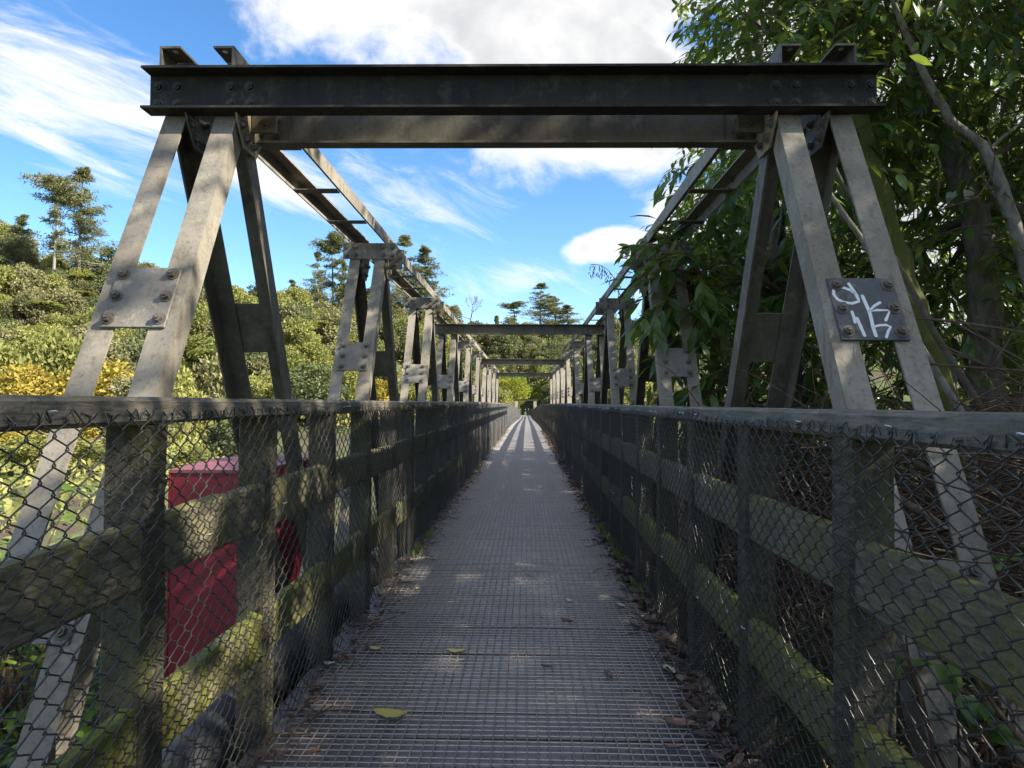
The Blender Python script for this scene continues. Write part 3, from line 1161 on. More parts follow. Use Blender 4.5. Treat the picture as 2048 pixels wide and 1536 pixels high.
# cross girders under the deck, piers
cg = MB().box(-1.50, 1.50, -.05, .05, -.44, -.27).mesh('cross_girder', M_STEELD)
for k in range(11):
    link('cross_girder', cg, deck, T(0, Y0 - S / 2 + k * S, 0))
for k in range(int((DECK_END - 36) / S)):
    y = 36 + k * S
    link('cross_girder', cg, deck, T(0, y, zp(y)))
gi = MB().box(-.9, -.75, 34, DECK_END, -1.3, -.75).box(.75, .9, 34, DECK_END, -1.3, -.75).mesh('deck_girder', M_STEELD)
link('deck_girder', gi, deck, T(0, 0, 0))
for (y, lab) in ((1.3, 'concrete abutment under the near end of the bridge'), (32.5, 'concrete pier under the end of the long truss'),
                 (62, 'concrete pier between the two trusses'), (90.5, 'concrete pier under the far small truss')):
    mb = MB().bbox(-1.7, 1.7, -.45, .45, -5.2, zp(y) - .57 if y < 34 else zp(y) - 1.32, .04)
    mb.bbox(-1.9, 1.9, -.6, .6, -5.4, -4.3, .05)
    tag(link('bridge_pier', fixn(mb.mesh('bridge_pier', M_CONC)), None, T(0, y, 0)), lab, 'pier')

# pipe slung beside the deck
pipe = thing('service_pipe', 'dark grey plastic pipe running along the bridge behind the lower rail', 'pipe', (-1.01, 0, 0.0))
pm = MB().tube([(0, .004, 0), (0, S * 2 - .004, 0)], .105, 20).mesh('pipe_length', M_PIPE, True)
pc = MB().tube([(0, -.09, 0), (0, .09, 0)], .117, 20).mesh('pipe_collar', M_PIPE, True)
for i in range(18):
    y = -1.2 + i * S * 2
    M = T(-1.005, y, zp(y) + .0) @ Matrix.Rotation(math.atan2(zp(y + 2 * S) - zp(y), 2 * S), 4, 'X')
    link('pipe_length', pm, pipe, M)
    link('pipe_collar', pc, pipe, M)

# ------------------------------------------------------------------ red tank beside the fence
tk = thing('red_tank', 'dark red painted steel tank with faded round-backed lid behind the fence', 'tank', (-1.9, 4.9, -1.05))
plan = [(-2.20, 4.5), (-1.66, 4.5), (-1.60, 5.35)]
for a in np.linspace(0, 1, 12)[1:-1]:
    th = a * math.pi
    plan.append((-1.95 + .38 * math.cos(th), 5.4 + .35 * math.sin(th)))
plan += [(-2.30, 5.3)]
link('shell', fixn(MB().prism(plan, 'z', -1.2, .70).mesh('shell', M_RED)), tk, Matrix())
cxp, cyp = -1.93, 5.05
lid = [(cxp + (x - cxp) * 1.02, cyp + (y - cyp) * 1.02) for x, y in plan]
link('lid', fixn(MB().prism(lid, 'z', .702, .722).mesh('lid', M_REDTOP)), tk, Matrix())
rb = MB()
for (x, y) in plan[:3]:
    rb.box(x - .006, x + .006, y - .008, y - .0005, -1.1, .70)
link('corner_trim', fixn(rb.mesh('corner_trim', M_RED)), tk, Matrix())

# ------------------------------------------------------------------ leaves and branches
def unit(v):
    return v / np.maximum(np.linalg.norm(v, axis=-1, keepdims=True), 1e-9)


def leaf_arrays(pos, d, nrm, L, Wd, droop=.18, fold=.22):
    """8-vertex pointed folded leaves"""
    d = unit(d)
    s = unit(np.cross(d, nrm))
    n = np.cross(s, d)
    L = L[:, None]
    Wd = Wd[:, None]
    P = []

    def pt(a, w, h):
        return pos + d * (L * a) + s * (Wd * w) + n * (L * h)
    P = [pt(0, 0, 0), pt(.30, -.42, .02), pt(.32, 0, -fold * .12), pt(.30, .42, .02),
         pt(.66, -.40, -droop * .4), pt(.68, 0, -droop * .55), pt(.66, .40, -droop * .4), pt(1, 0, -droop * 1.2)]
    V = np.stack(P, 1).reshape(-1, 3)
    base = (np.arange(len(pos)) * 8)[:, None]
    tri = np.array([[0, 2, 1], [0, 3, 2], [4, 5, 7], [5, 6, 7]])
    quad = np.array([[1, 2, 5, 4], [2, 3, 6, 5]])
    F3 = (base[:, :, None] + tri[None]).reshape(-1, 3)
    F4 = (base[:, :, None] + quad[None]).reshape(-1, 4)
    return V, F3, F4


def leaf_mesh(name, pos, d, nrm, L, Wd, tint, material, **kw):
    V, F3, F4 = leaf_arrays(pos, d, nrm, L, Wd, **kw)
    flat = np.concatenate([F3.ravel(), F4.ravel()])
    sz = np.concatenate([np.full(len(F3), 3), np.full(len(F4), 4)])
    tt = np.concatenate([np.repeat(tint, 4), np.repeat(tint, 2)])
    return np_mesh(name, V, flat, sz, material, tt, smooth=True)


def card_mesh(name, pos, d, nrm, L, Wd, tint, material):
    """far foliage: small folded diamonds"""
    d = unit(d)
    s = unit(np.cross(d, nrm))
    n = np.cross(s, d)
    L = L[:, None]
    Wd = Wd[:, None]
    P = [pos, pos + d * L * .5 - s * Wd * .5 + n * L * .08, pos + d * L, pos + d * L * .5 + s * Wd * .5 + n * L * .08]
    V = np.stack(P, 1).reshape(-1, 3)
    b = (np.arange(len(pos)) * 4)[:, None]
    F3 = (b[:, :, None] + np.array([[0, 2, 1], [0, 3, 2]])[None]).reshape(-1, 3)
    return np_mesh(name, V, F3.ravel(), np.full(len(F3), 3), material, np.repeat(tint, 2))


def rvec(n):
    return unit(rng.normal(size=(n, 3)))


def bez(a, b, c, n):
    return [a * (1 - t) ** 2 + b * 2 * t * (1 - t) + c * t * t for t in np.linspace(0, 1, n)]


def near_tree(name, label, group, trunk, rads, bark, crowns, leafmat, leafL=(.10, .17), extra_limbs=()):
    """trunk: list of points; crowns: (centre, radii, sprays)"""
    base = trunk[0]
    t = thing(name, label, 'tree', tuple(base), group)
    # smooth trunk
    pts = [np.array(p) for p in trunk]
    fine, fr = [], []
    for k in range(len(pts) - 1):
        for q in np.linspace(0, 1, 5)[:-1]:
            fine.append(pts[k] * (1 - q) + pts[k + 1] * q + rng.normal(size=3) * rads[k] * .10)
            fr.append((rads[k] * (1 - q) + rads[k + 1] * q) * rng.uniform(.93, 1.1))
    fine.append(pts[-1])
    fr.append(rads[-1])
    link('trunk', MB().tube(fine, fr, 12).mesh('trunk', bark, True), t, Matrix())
    tw = MB()
    P, D, N_ = [], [], []
    for (c, rad, ns) in crowns:
        c = np.array(c)
        rad = np.array(rad)
        nl = max(2, ns // 45)
        hubs = []
        for q in range(nl):
            e = c + rvec(1)[0] * rad * rng.uniform(.2, .75)
            k = int(np.argmin(np.linalg.norm(np.array(fine) - e, axis=1) + rng.uniform(0, 1.0, len(fine))))
            s0 = fine[k]
            mid = (s0 + e) / 2 + np.array([0, 0, .25]) + rng.normal(size=3) * .15
            cur = bez(s0, mid, e, 7)
            r0 = min(fr[k] * .45, .035)
            link('limb', MB().tube(cur, [r0 * (1 - .75 * j / 6) for j in range(7)], 6, False).mesh('limb', bark, True), t, Matrix())
            hubs.append(e)
        hubs = np.array(hubs)
        for q in range(ns):
            d0 = rvec(1)[0]
            p = c + d0 * rad * rng.uniform(.25, 1.0) ** .6
            dirn = unit(d0 * .7 + rng.normal(size=3) * .6 + np.array([0, 0, -.15]))
            ln = rng.uniform(.28, .6)
            endp = p + dirn * ln + np.array([0, 0, -.12 * ln])
            cur = bez(p, p + dirn * ln * .5 + np.array([0, 0, .05]), endp, 5)
            tw.tube(cur, [.0045, .004, .0035, .003, .002], 3, False)
            if q % 4 == 0:
                h = hubs[np.argmin(np.linalg.norm(hubs - p, axis=1))]
                tw.tube(bez(h, (h + p) / 2 + rng.normal(size=3) * .1, p, 5), [.010, .009, .007, .006, .0045], 4, False)
            nlf = rng.integers(8, 13)
            for j in range(nlf):
                tt = .15 + .85 * j / (nlf - 1)
                b = p * (1 - tt) + endp * tt + np.array([0, 0, .03 * math.sin(math.pi * tt)])
                sd_ = np.cross(dirn, np.array([0, 0, 1.0]))
                sd_ = unit(sd_ + 1e-6) * (1 if j % 2 else -1)
                P.append(b)
                D.append(dirn * .55 + sd_ * rng.uniform(.3, .9) + rng.normal(size=3) * .25 + np.array([0, 0, -.35]))
                N_.append(np.array([0, 0, 1.0]) + rng.normal(size=3) * .35)
    P, D, N_ = np.array(P), np.array(D), np.array(N_)
    n = len(P)
    L = rng.uniform(*leafL, n)
    tint = np.clip(rng.normal(.38, .2, n), 0, 1)
    tint[rng.random(n) < .03] = 1.0
    cr = link('crown', leaf_mesh('crown', P, D, N_, L, L * rng.uniform(.27, .40, n), tint, leafmat), t, Matrix())
    tag(link('twigs', tw.mesh('twigs', M_TWIG), t, Matrix()), kind='stuff')
    return t


def P3(px, py, d):
    return np.array(at(px, py, d))


G2 = 'leafy trees on the bank beside the bridge'
def gz(x, y):
    return float(terr(x, y))


def ground_start(p, sink=.15):
    q = np.array(p, float).copy()
    q[2] = gz(q[0], q[1]) - sink
    return q


# mossy leaning trunk right behind the graffitied frame
b0 = P3(1960, 1080, 4.3)
near_tree('leaning_tree', 'tree with leaning moss-covered trunk right behind the graffitied plate', G2,
          [ground_start(b0), b0, P3(1890, 840, 4.3), P3(1815, 620, 4.4), P3(1762, 430, 4.6), P3(1722, 290, 4.8), P3(1690, 120, 5.0), P3(1650, -60, 5.3), P3(1600, -250, 5.7)],
          [.15, .125, .115, .105, .095, .085, .075, .06, .04], M_BARKM,
          [(P3(1700, 120, 5.2), (.9, .8, .65), 130), (P3(1560, 30, 6.0), (.65, .9, .5), 110), (P3(1750, -300, 5.6), (1.6, 1.4, .9), 160)], M_LEAFN)
# trunk with the sawn-off limb
b0 = P3(2000, 1010, 5.2)
t2 = near_tree('sawn_limb_tree', 'dark-barked tree with a pale sawn-off limb scar', G2,
               [ground_start(b0), b0, P3(1975, 760, 5.2), P3(1962, 560, 5.2), P3(1948, 430, 5.2), P3(1915, 320, 5.3), P3(1868, 230, 5.4), P3(1835, 130, 5.5), P3(1800, -20, 5.6), P3(1790, -300, 5.8)],
               [.14, .125, .11, .10, .095, .085, .075, .07, .06, .03], M_BARK,
               [(P3(1990, 150, 5.6), (1.0, 1.0, .9), 150), (P3(2080, 520, 5.2), (.8, .8, .9), 90), (P3(1850, 560, 6.3), (.6, .6, .8), 90), (P3(2100, -250, 5.5), (1.7, 1.5, 1.0), 160)], M_LEAFN)
sc = P3(1931, 387, 5.18)
scm = MB().tube([sc + np.array([.0, .16, .02]), sc + np.array([0, -.02, 0]), sc + np.array([0, -.025, 0])], [.05, .052, .048], 14)
link('sawn_stub', scm.mesh('sawn_stub', m_plain('sawn_wood', (0.55, 0.52, 0.47), .8, 0, .15, 30), False), t2, Matrix())
# pale curving limb tree at the frame edge
b0 = P3(2140, 1000, 4.7)
near_tree('curved_stem_tree', 'slim pale curving stem arching over the brush pile', G2,
          [ground_start(b0), b0, P3(2080, 640, 4.7), P3(2035, 470, 4.7), P3(1995, 350, 4.7), P3(1965, 290, 4.7), P3(1900, 240, 4.6), P3(1850, 150, 4.5), P3(1810, 60, 4.4), P3(1770, -40, 4.3)],
          [.06, .055, .05, .045, .04, .034, .026, .022, .018, .012], M_BARKP,
          [(P3(2080, 300, 5.6), (.9, .8, .9), 100), (P3(1830, -40, 4.7), (.7, .6, .35), 70)], M_LEAFN)
# two thin pale stems leaning across
for (x0_, x1_, d_, lab) in ((1945, 1668, 3.9, 'thin pale leaning sapling stem beside the mossy trunk'), (1990, 1705, 4.05, 'thin olive leaning sapling stem crossing the mossy trunk')):
    b0 = P3(x0_, 860, d_)
    near_tree('sapling', lab, G2, [ground_start(b0), b0, P3((x0_ * 2 + x1_) / 3 - 12, 690, d_), P3((x0_ + 2 * x1_) / 3 - 10, 520, d_), P3(x1_ - 20, 370, d_), P3(x1_ - 80, 240, d_ + .1)],
              [.022, .02, .018, .016, .013, .008], M_BARKP if d_ < 4 else M_BARK,
              [(P3(x1_ - 60, 250, d_ + .5), (.3, .3, .3), 16)], M_LEAFN)
# big-leaved tree pushing through the truss
b0 = np.array([2.6, 6.6, 0.0])
near_tree('leafy_tree', 'large-leaved tree pushing its branches through the truss frames', G2,
          [ground_start(b0), b0 + [0, 0, .6], [2.5, 6.6, 1.8], [2.4, 6.7, 2.9], [2.3, 6.9, 4.0], [2.2, 7.0, 5.0]],
          [.13, .11, .09, .07, .05, .03], M_BARK,
          [((2.1, 6.6, 1.75), (.6, .9, .75), 95), ((2.8, 6.2, 1.5), (.9, 1.2, 1.3), 170), ((2.6, 7.6, 3.0), (.9, 1.1, .9), 120), ((1.45, 5.8, 2.0), (.22, .3, .45), 30),
           ((1.45, 6.5, 2.45), (.2, .3, .2), 16), ((2.1, 5.4, 3.1), (.6, .6, .5), 50), ((1.38, 5.6, 2.2), (.24, .3, .32), 26), ((1.65, 5.6, 1.25), (.2, .35, .4), 18)], M_LEAFN, (.13, .22))
b0 = np.array([3.4, 9.0, 0.0])
near_tree('leafy_tree', 'leafy tree behind the frames, its top reaching above the truss chord', G2,
          [ground_start(b0), [3.4, 9.0, 1.5], [3.2, 8.9, 3.0], [3.0, 8.8, 4.4], [2.9, 8.7, 6.0]], [.15, .13, .1, .07, .04], M_BARK,
          [((3.0, 9.0, 3.0), (1.2, 1.4, 1.2), 170), ((3.8, 9.8, 1.6), (1.3, 1.3, 1.6), 170), ((2.9, 8.8, 4.6), (1.1, 1.2, 1.2), 150), ((3.7, 9.0, 6.3), (1.9, 1.8, 1.4), 170)], M_LEAFN)
# canopy trees farther from the bridge, they shade the near bays
for (x, y, h, lab) in ((6.2, 5.0, 8.2, 'tall dark tree standing behind the brush pile'), (6.6, 9.5, 7.6, 'tall dark tree behind the leafy truss branches'),
                       (5.8, 0.5, 7.8, 'tall dark tree overhanging the near end of the bridge'), (5.2, 13.5, 6.0, 'tree at the river edge beside the bridge'),
                       (9.5, 7.0, 9.0, 'tallest dark tree, set back from the bridge'),
                       (8.2, 2.2, 8.6, 'dense dark tree between the overhanging tree and the tallest one'), (5.6, -3.0, 7.6, 'dense dark tree on the approach to the bridge'), (8.4, -2.6, 8.6, 'dark tree set back from the approach to the bridge')):
    b0 = np.array([x, y, 0.0])
    g0 = ground_start(b0)
    near_tree('canopy_tree', lab, G2, [g0, [x, y, 1.5], [x - .2, y + .1, h * .45], [x - .1, y, h * .7], [x, y, h * .92]], [.22, .19, .14, .09, .04], M_BARK,
              [((x - .3, y, h * .78), (2.1, 2.1, h * .22), 330), ((x - .9, y + .3, h * .5), (1.7, 2.0, h * .2), 300), ((x + .4, y - .2, h * .27), (1.5, 1.8, h * .2), 80)], M_LEAFN, (.14, .24))

# ------------------------------------------------------------------ brush pile, litter, vines on the right bank
def twig_mass(n, box, rlo, rhi, llo, lhi, seed):
    rr = np.random.default_rng(seed)
    mb = MB()
    for _ in range(n):
        p = np.array([rr.uniform(*box[0]), rr.uniform(*box[1]), 0.0])
        zlo = gz(p[0], p[1])
        p[2] = zlo + rr.uniform(0, 1) ** 1.4 * box[2]
        d = unit(rr.normal(size=3) * np.array([1, 1, .45]))
        ln = rr.uniform(llo, lhi)
        q = p + d * ln
        q[2] = max(q[2], zlo + .01)
        q[0] = max(q[0], .98)
        p[0] = max(p[0], .98)
        m = (p + q) / 2 + rr.normal(size=3) * ln * .16
        m[0] = max(m[0], .98)
        r = rr.uniform(rlo, rhi)
        mb.tube(bez(p, m, q, 6), [r, r, r * .9, r * .8, r * .65, r * .4], 4, False)
    return mb


tag(link('brush_pile', twig_mass(2600, ((1.0, 3.6), (.5, 5.2), .85), .0018, .006, .25, 1.1, 3).mesh('brush_pile', M_TWIG)),
    'tangle of dead brown twigs piled against the fence under the trees', 'brush', None, 'stuff')
tag(link('brush_pile', twig_mass(800, ((1.0, 2.6), (5.0, 14), .9), .003, .008, .4, 1.4, 4).mesh('brush_pile', M_TWIG)),
    'tangle of dead twigs under the branches that push through the truss', 'brush', None, 'stuff')
for k, (pts, r, lab) in enumerate((
        ([P3(1740, 985, 2.6), P3(1850, 1030, 2.5), P3(1960, 1110, 2.3), P3(2060, 1200, 2.2)], .017, 'thick grey fallen branch lying across the brush pile'),
        ([P3(1830, 925, 3.0), P3(1900, 960, 2.8), P3(2060, 1010, 2.6)], .012, 'straight brown stick resting on top of the brush pile'),
        ([P3(1690, 1075, 2.6), P3(1800, 1090, 2.5), P3(1930, 1150, 2.4)], .016, 'dark crooked branch low in the brush pile'),
        ([P3(1900, 1060, 2.2), P3(1980, 1060, 2.2), P3(2090, 1062, 2.1)], .006, 'thin reddish stem lying level in the brush pile'))):
    cur = bez(pts[0], pts[1], pts[2], 8) if len(pts) == 3 else [pts[0], (pts[0] + pts[1]) / 2 + [0, 0, .02], pts[1], pts[2], pts[3]]
    tag(link('fallen_branch', MB().tube(cur, [r * (1.1 - .4 * j / len(cur)) for j in range(len(cur))], 7).mesh('fallen_branch', M_BARK if k in (0, 2) else M_TWIG, True)), lab, 'branch', 'branches in the brush pile')
vb = MB()
for (a, m_, b, r) in ((P3(1805, 635, 3.3), P3(1920, 640, 3.1), P3(2100, 675, 2.9), .006), (P3(1830, 725, 3.2), P3(1920, 735, 3.0), P3(2100, 745, 2.9), .006),
                      (P3(1880, 690, 3.1), P3(1960, 720, 3.0), P3(2080, 790, 2.9), .005), (P3(1900, 640, 3.3), P3(1990, 690, 3.1), P3(2080, 740, 2.9), .005)):
    vb.tube(bez(a, m_, b, 8), r, 5)
tag(link('bramble_stems', vb.mesh('bramble_stems', M_TWIG, True)), 'long reddish arching bramble stems above the brush pile', 'bramble')
hv = thing('hanging_vine', 'thin dark looping vine hanging beside the sawn limb scar', 'vine', tuple(P3(1990, 240, 4.3)))
cv = [P3(1870, 300, 4.3), P3(1880, 330, 4.3), P3(1875, 400, 4.3), P3(1905, 412, 4.3), P3(1955, 395, 4.3), P3(1985, 350, 4.3), P3(1990, 310, 4.3), P3(1975, 275, 4.3)]
link('stem', MB().tube(cv, .005, 5).mesh('stem', M_TWIG, True), hv, Matrix())


fr = thing('dry_frond', 'drooping dry brown frond hanging over the top chord', 'frond', tuple(P3(1232, 566, 8.2)))
ax_ = bez(P3(1240, 580, 8.2), P3(1215, 520, 8.2), P3(1180, 530, 8.2), 12)
link('stem', MB().tube(ax_, .004, 4).mesh('stem', M_TWIG), fr, Matrix())
pp, dq = [], []
for k_, q_ in enumerate(ax_):
    for e_ in range(7):
        pp.append(q_ + np.array([rng.normal() * .012, rng.normal() * .012, -.02 * e_]))
        dq.append(np.array([rng.normal() * .4, rng.normal() * .4, -1.0]))
pp, dq = np.array(pp), np.array(dq)
link('leaflets', leaf_mesh('leaflets', pp, dq, rng.normal(size=pp.shape) + np.array([0, -1, 0]), rng.uniform(.03, .06, len(pp)), np.full(len(pp), .014), rng.random(len(pp)) * .6, M_LITTER), fr, Matrix())


def litter(n, xr, yr, seed, on_deck=False, zoff=.012):
    rr = np.random.default_rng(seed)
    P = np.stack([rr.uniform(*xr, n), rr.uniform(*yr, n), np.zeros(n)], 1)
    P[:, 2] = terr(P[:, 0], P[:, 1]) + rr.uniform(0, .1, n) + .03
    D = rr.normal(size=(n, 3)) * np.array([1, 1, .3])
    N_ = np.array([0, 0, 1.0]) + rr.normal(size=(n, 3)) * .5
    L = rr.uniform(.06, .14, n)
    return P, D, N_, L


P_, D_, N2_, L_ = litter(5200, (.95, 4.5), (.3, 8), 11)
tag(link('leaf_litter', leaf_mesh('leaf_litter', P_, D_, N2_, L_, L_ * .36, rng.uniform(0, 1, len(P_)), M_LITTER)),
    'brown dead leaves covering the bank beside the brush pile', 'leaf litter', None, 'stuff')
# a few green sprouts in the litter
sp_ = [(1900, 1390, 1.65), (1815, 1460, 1.6), (1985, 1335, 1.7), (1960, 1440, 1.55), (1740, 1330, 1.9), (2020, 1120, 2.2), (1970, 1140, 2.3)]
for q, (px, py, d) in enumerate(sp_):
    p = P3(px, py, d)
    p[0] = max(p[0], 1.05)
    g = np.array([p[0], p[1], gz(p[0], p[1])])
    t = thing('seedling', 'small green seedling sprouting from the litter and twigs behind the fence', 'seedling', tuple(g), 'seedlings behind the fence')
    n = 5
    c = np.repeat((p)[None], n, 0)
    dd = rng.normal(size=(n, 3)) * np.array([1, 1, .4])
    link('leaves', leaf_mesh('leaves', c, dd, np.array([0, -.5, 1.0]) + rng.normal(size=(n, 3)) * .3, np.full(n, .09), np.full(n, .04), rng.uniform(.55, .8, n), M_LEAFN), t, Matrix())
    link('stem', MB().tube([g, (g + p) / 2 + rng.normal(size=3) * .01, p], .003, 5).mesh('stem', M_TWIG), t, Matrix())

# ------------------------------------------------------------------ left bank: ground cover, shrubs
def cover(name, label, n, xr, yr, seed, material, L0=.05, L1=.11, hmax=.28, cat='ground cover'):
    rr = np.random.default_rng(seed)
    P = np.stack([rr.uniform(*xr, n), rr.uniform(*yr, n), np.zeros(n)], 1)
    cl = .5 + .5 * np.sin(P[:, 0] * 2.3 + 1) * np.sin(P[:, 1] * 1.9 + .5)
    P[:, 2] = terr(P[:, 0], P[:, 1]) + rr.uniform(0, 1, n) * hmax * (.35 + cl)
    keep = P[:, 2] > -3.0
    P = P[keep]
    n = len(P)
    D = rr.normal(size=(n, 3)) * np.array([1, 1, .35]) + np.array([0, 0, .25])
    N_ = np.array([0, 0, 1.0]) + rr.normal(size=(n, 3)) * .4
    L = rr.uniform(L0, L1, n)
    return tag(link(name, leaf_mesh(name, P, D, N_, L, L * .5, rr.uniform(0, 1, n), material)), label, cat, None, 'stuff')


cover('ground_cover', 'bright green creeping ground cover on the bank beside the red tank', 22000, (-9, -1.25), (1.2, 9.5), 21, M_LEAFG)
cover('ground_cover', 'green creeping plants on the bank under the deck edge', 3000, (-1.25, .6), (1.8, 8), 22, M_LEAFG, .04, .08, .15)
P_, D_, N2_, L_ = litter(900, (-3.2, -1.2), (1.2, 4.2), 31)
tag(link('leaf_litter', leaf_mesh('leaf_litter', P_, D_, N2_, L_, L_ * .3, rng.uniform(.2, 1, len(P_)), M_LITTER)),
    'dead leaves and straw among the greens at the truss foot', 'leaf litter', None, 'stuff')


def shrub(px, py, d, h, n, label, leafm, L=(.10, .18)):
    p = P3(px, py, d)
    g = np.array([p[0], p[1], gz(p[0], p[1])])
    t = thing('shrub', label, 'shrub', tuple(g), 'shrubs on the bank')
    st = MB()
    P, D, N_ = [], [], []
    for k in range(n):
        top = g + np.array([rng.normal() * h * .32, rng.normal() * h * .32, h * rng.uniform(.55, 1.05)])
        cur = bez(g + rng.normal(size=3) * .05 * np.array([1, 1, 0]), (g + top) / 2 + np.array([0, 0, h * .15]), top, 8)
        st.tube(cur, [.012, .011, .01, .009, .008, .006, .005, .003], 4, False)
        for j in range(3, 8):
            for q in range(5):
                a = q * 2.4 + j
                P.append(cur[j])
                D.append(np.array([math.cos(a), math.sin(a), rng.uniform(-.2, .5)]))
                N_.append(np.array([0, 0, 1.0]) + rng.normal(size=3) * .25)
    P, D, N_ = map(np.array, (P, D, N_))
    Ls = rng.uniform(*L, len(P))
    link('foliage', leaf_mesh('foliage', P, D, N_, Ls, Ls * .3, rng.uniform(.2, 1, len(P)), leafm), t, Matrix())
    link('stems', st.mesh('stems', M_TWIG), t, Matrix())
    return t


shrub(40, 1060, 4.6, 1.35, 16, 'bright green long-leaved shrub behind the outer truss leg', M_LEAFG)
shrub(150, 1060, 5.2, 1.2, 14, 'bright green shrub between the truss leg and the fence post', M_LEAFG)
shrub(-60, 1020, 4.2, 1.5, 14, 'bright green long-leaved shrub on the open slope left of the truss', M_LEAFG)
shrub(340, 1180, 6.6, .7, 10, 'low green shrub at the corner of the red tank', M_LEAFG, (.08, .13))

# ------------------------------------------------------------------ far trees: shared models
def blob_crown(name, material, R_, Hh, nb, per, leaf, seed, squash=.75, cone=0.0):
    rr = np.random.default_rng(seed)
    C, D, N_, Tn = [], [], [], []
    for k in range(nb):
        u = rr.uniform(-.95, 1)
        th = rr.uniform(0, 2 * math.pi)
        rad = math.sqrt(max(0, 1 - u * u)) * rr.uniform(.55, 1.0)
        rad *= (1 - cone * (u + 1) / 2)
        c = np.array([R_ * rad * math.cos(th), R_ * rad * math.sin(th), Hh * (u + 1) / 2])
        br = R_ * rr.uniform(.22, .42) * (1 - cone * .5 * (u + 1) / 2)
        dd = unit(rr.normal(size=(per, 3)) + np.array([0, 0, .25]))
        pos = c + dd * br * rr.uniform(.55, 1.0, (per, 1)) * np.array([1, 1, squash])
        C.append(pos)
        D.append(dd + rr.normal(size=(per, 3)) * .9)
        N_.append(dd + rr.normal(size=(per, 3)) * .5)
        Tn.append(np.clip(rr.normal(.45, .16, per) + rr.normal(0, .12), 0, 1))
    C, D, N_, Tn = np.concatenate(C), np.concatenate(D), np.concatenate(N_), np.concatenate(Tn)
    L = rr.uniform(.6, 1.3, len(C)) * leaf
    return card_mesh(name, C, D, N_, L, L * .6, Tn, material)


def trunk_mesh(h, r, seed, limbs=5, spread=2.0, crown0=.45, material=None):
    rr = np.random.default_rng(seed)
    mb = MB()
    pts = [np.array([0, 0, -1.0])] + [np.array([rr.normal() * .02 * h, rr.normal() * .02 * h, h * q]) for q in (.15, .35, .55, .75, .95)]
    mb.tube(pts, [r, r * .9, r * .8, r * .65, r * .45, r * .2], 7)
    for k in range(limbs):
        q = rr.uniform(crown0, .9)
        a = rr.uniform(0, 6.28)
        s0 = np.array([0, 0, h * q])
        e = s0 + np.array([math.cos(a) * spread, math.sin(a) * spread, rr.uniform(.1, .5) * spread])
        mb.tube(bez(s0, (s0 + e) / 2 + np.array([0, 0, -.1 * spread]), e, 5), [r * .35, r * .3, r * .22, r * .15, r * .08], 5, False)
    return mb.mesh('trunk', material or M_BARK, True)


def pine_model(h, seed, flat=False, sparse=1.0):
    """tall open pine: whorls of reaching limbs carrying needle tufts"""
    rr = np.random.default_rng(seed)
    mb = MB()
    lean = rr.normal(size=2) * .03 * h
    tp = [np.array([lean[0] * q * q, lean[1] * q * q, h * q]) for q in np.linspace(-.06, 1, 9)]
    mb.tube(tp, [h * .014 * (1.12 - q) + .02 for q in np.linspace(0, 1, 9)], 7)
    C, D, N_, Tn = [], [], [], []
    nl = int(64 * sparse)
    for k in range(nl):
        q = rr.uniform(.25, 1.0) if not flat else rr.choice([rr.uniform(.4, .75), rr.uniform(.82, 1.0), rr.uniform(.82, 1.0)])
        prof = (1 - (q - .25) / .75) ** .8 * 1.0 + .10 if not flat else (.8 if q > .8 else .5)
        a = rr.uniform(0, 6.28)
        ln = h * .24 * prof * rr.uniform(.55, 1.2)
        s0 = np.array([lean[0] * q * q, lean[1] * q * q, h * q])
        e = s0 + np.array([math.cos(a) * ln, math.sin(a) * ln, ln * rr.uniform(-.08, .38)])
        m_ = (s0 + e) / 2 + np.array([0, 0, -ln * .08])
        cur = bez(s0, m_, e, 6)
        mb.tube(cur, [h * .0045, h * .004, h * .0032, h * .0026, h * .002, .012], 4, False)
        for t_ in np.linspace(.25, 1.05, 7):
            j = min(5, int(t_ * 5))
            c = cur[j] + rr.normal(size=3) * ln * .09
            per = 26
            sp = max(.35, ln * .19)
            dd = unit(rr.normal(size=(per, 3)) * np.array([1, 1, .55]) + np.array([math.cos(a) * .4, math.sin(a) * .4, .35]))
            C.append(c + dd * sp * rr.uniform(.15, 1, (per, 1)) * np.array([1, 1, .55]))
            D.append(dd + rr.normal(size=(per, 3)) * .4)
            N_.append(np.array([0, 0, 1.0]) + rr.normal(size=(per, 3)) * .6)
            Tn.append(np.clip(rr.normal(.45, .2, per), 0, 1))
    C, D, N_, Tn = map(np.concatenate, (C, D, N_, Tn))
    L = rr.uniform(.5, 1.1, len(C)) * .5
    return mb.mesh('trunk', M_BARKP, True), card_mesh('crown', C, D, N_, L, L * .26, Tn, HL['pine'])


def bare_model(h, seed):
    rr = np.random.default_rng(seed)
    mb = MB()

    def grow(p, d, ln, r, lev):
        e = p + d * ln
        mb.tube([p, (p + e) / 2 + rr.normal(size=3) * ln * .05, e], [r, r * .85, r * .7], 5 if lev < 2 else 3, False)
        if lev >= 5:
            return
        for k in range(3 if lev < 4 else 4):
            nd = unit(d + rr.normal(size=3) * .48 + np.array([0, 0, .12]))
            grow(e, nd, ln * rr.uniform(.62, .82), r * .62, lev + 1)
    grow(np.array([0, 0, -.5]), np.array([0, 0, 1.0]), h * .27, h * .02, 0)
    return mb.mesh('branches', M_BARKP, True)


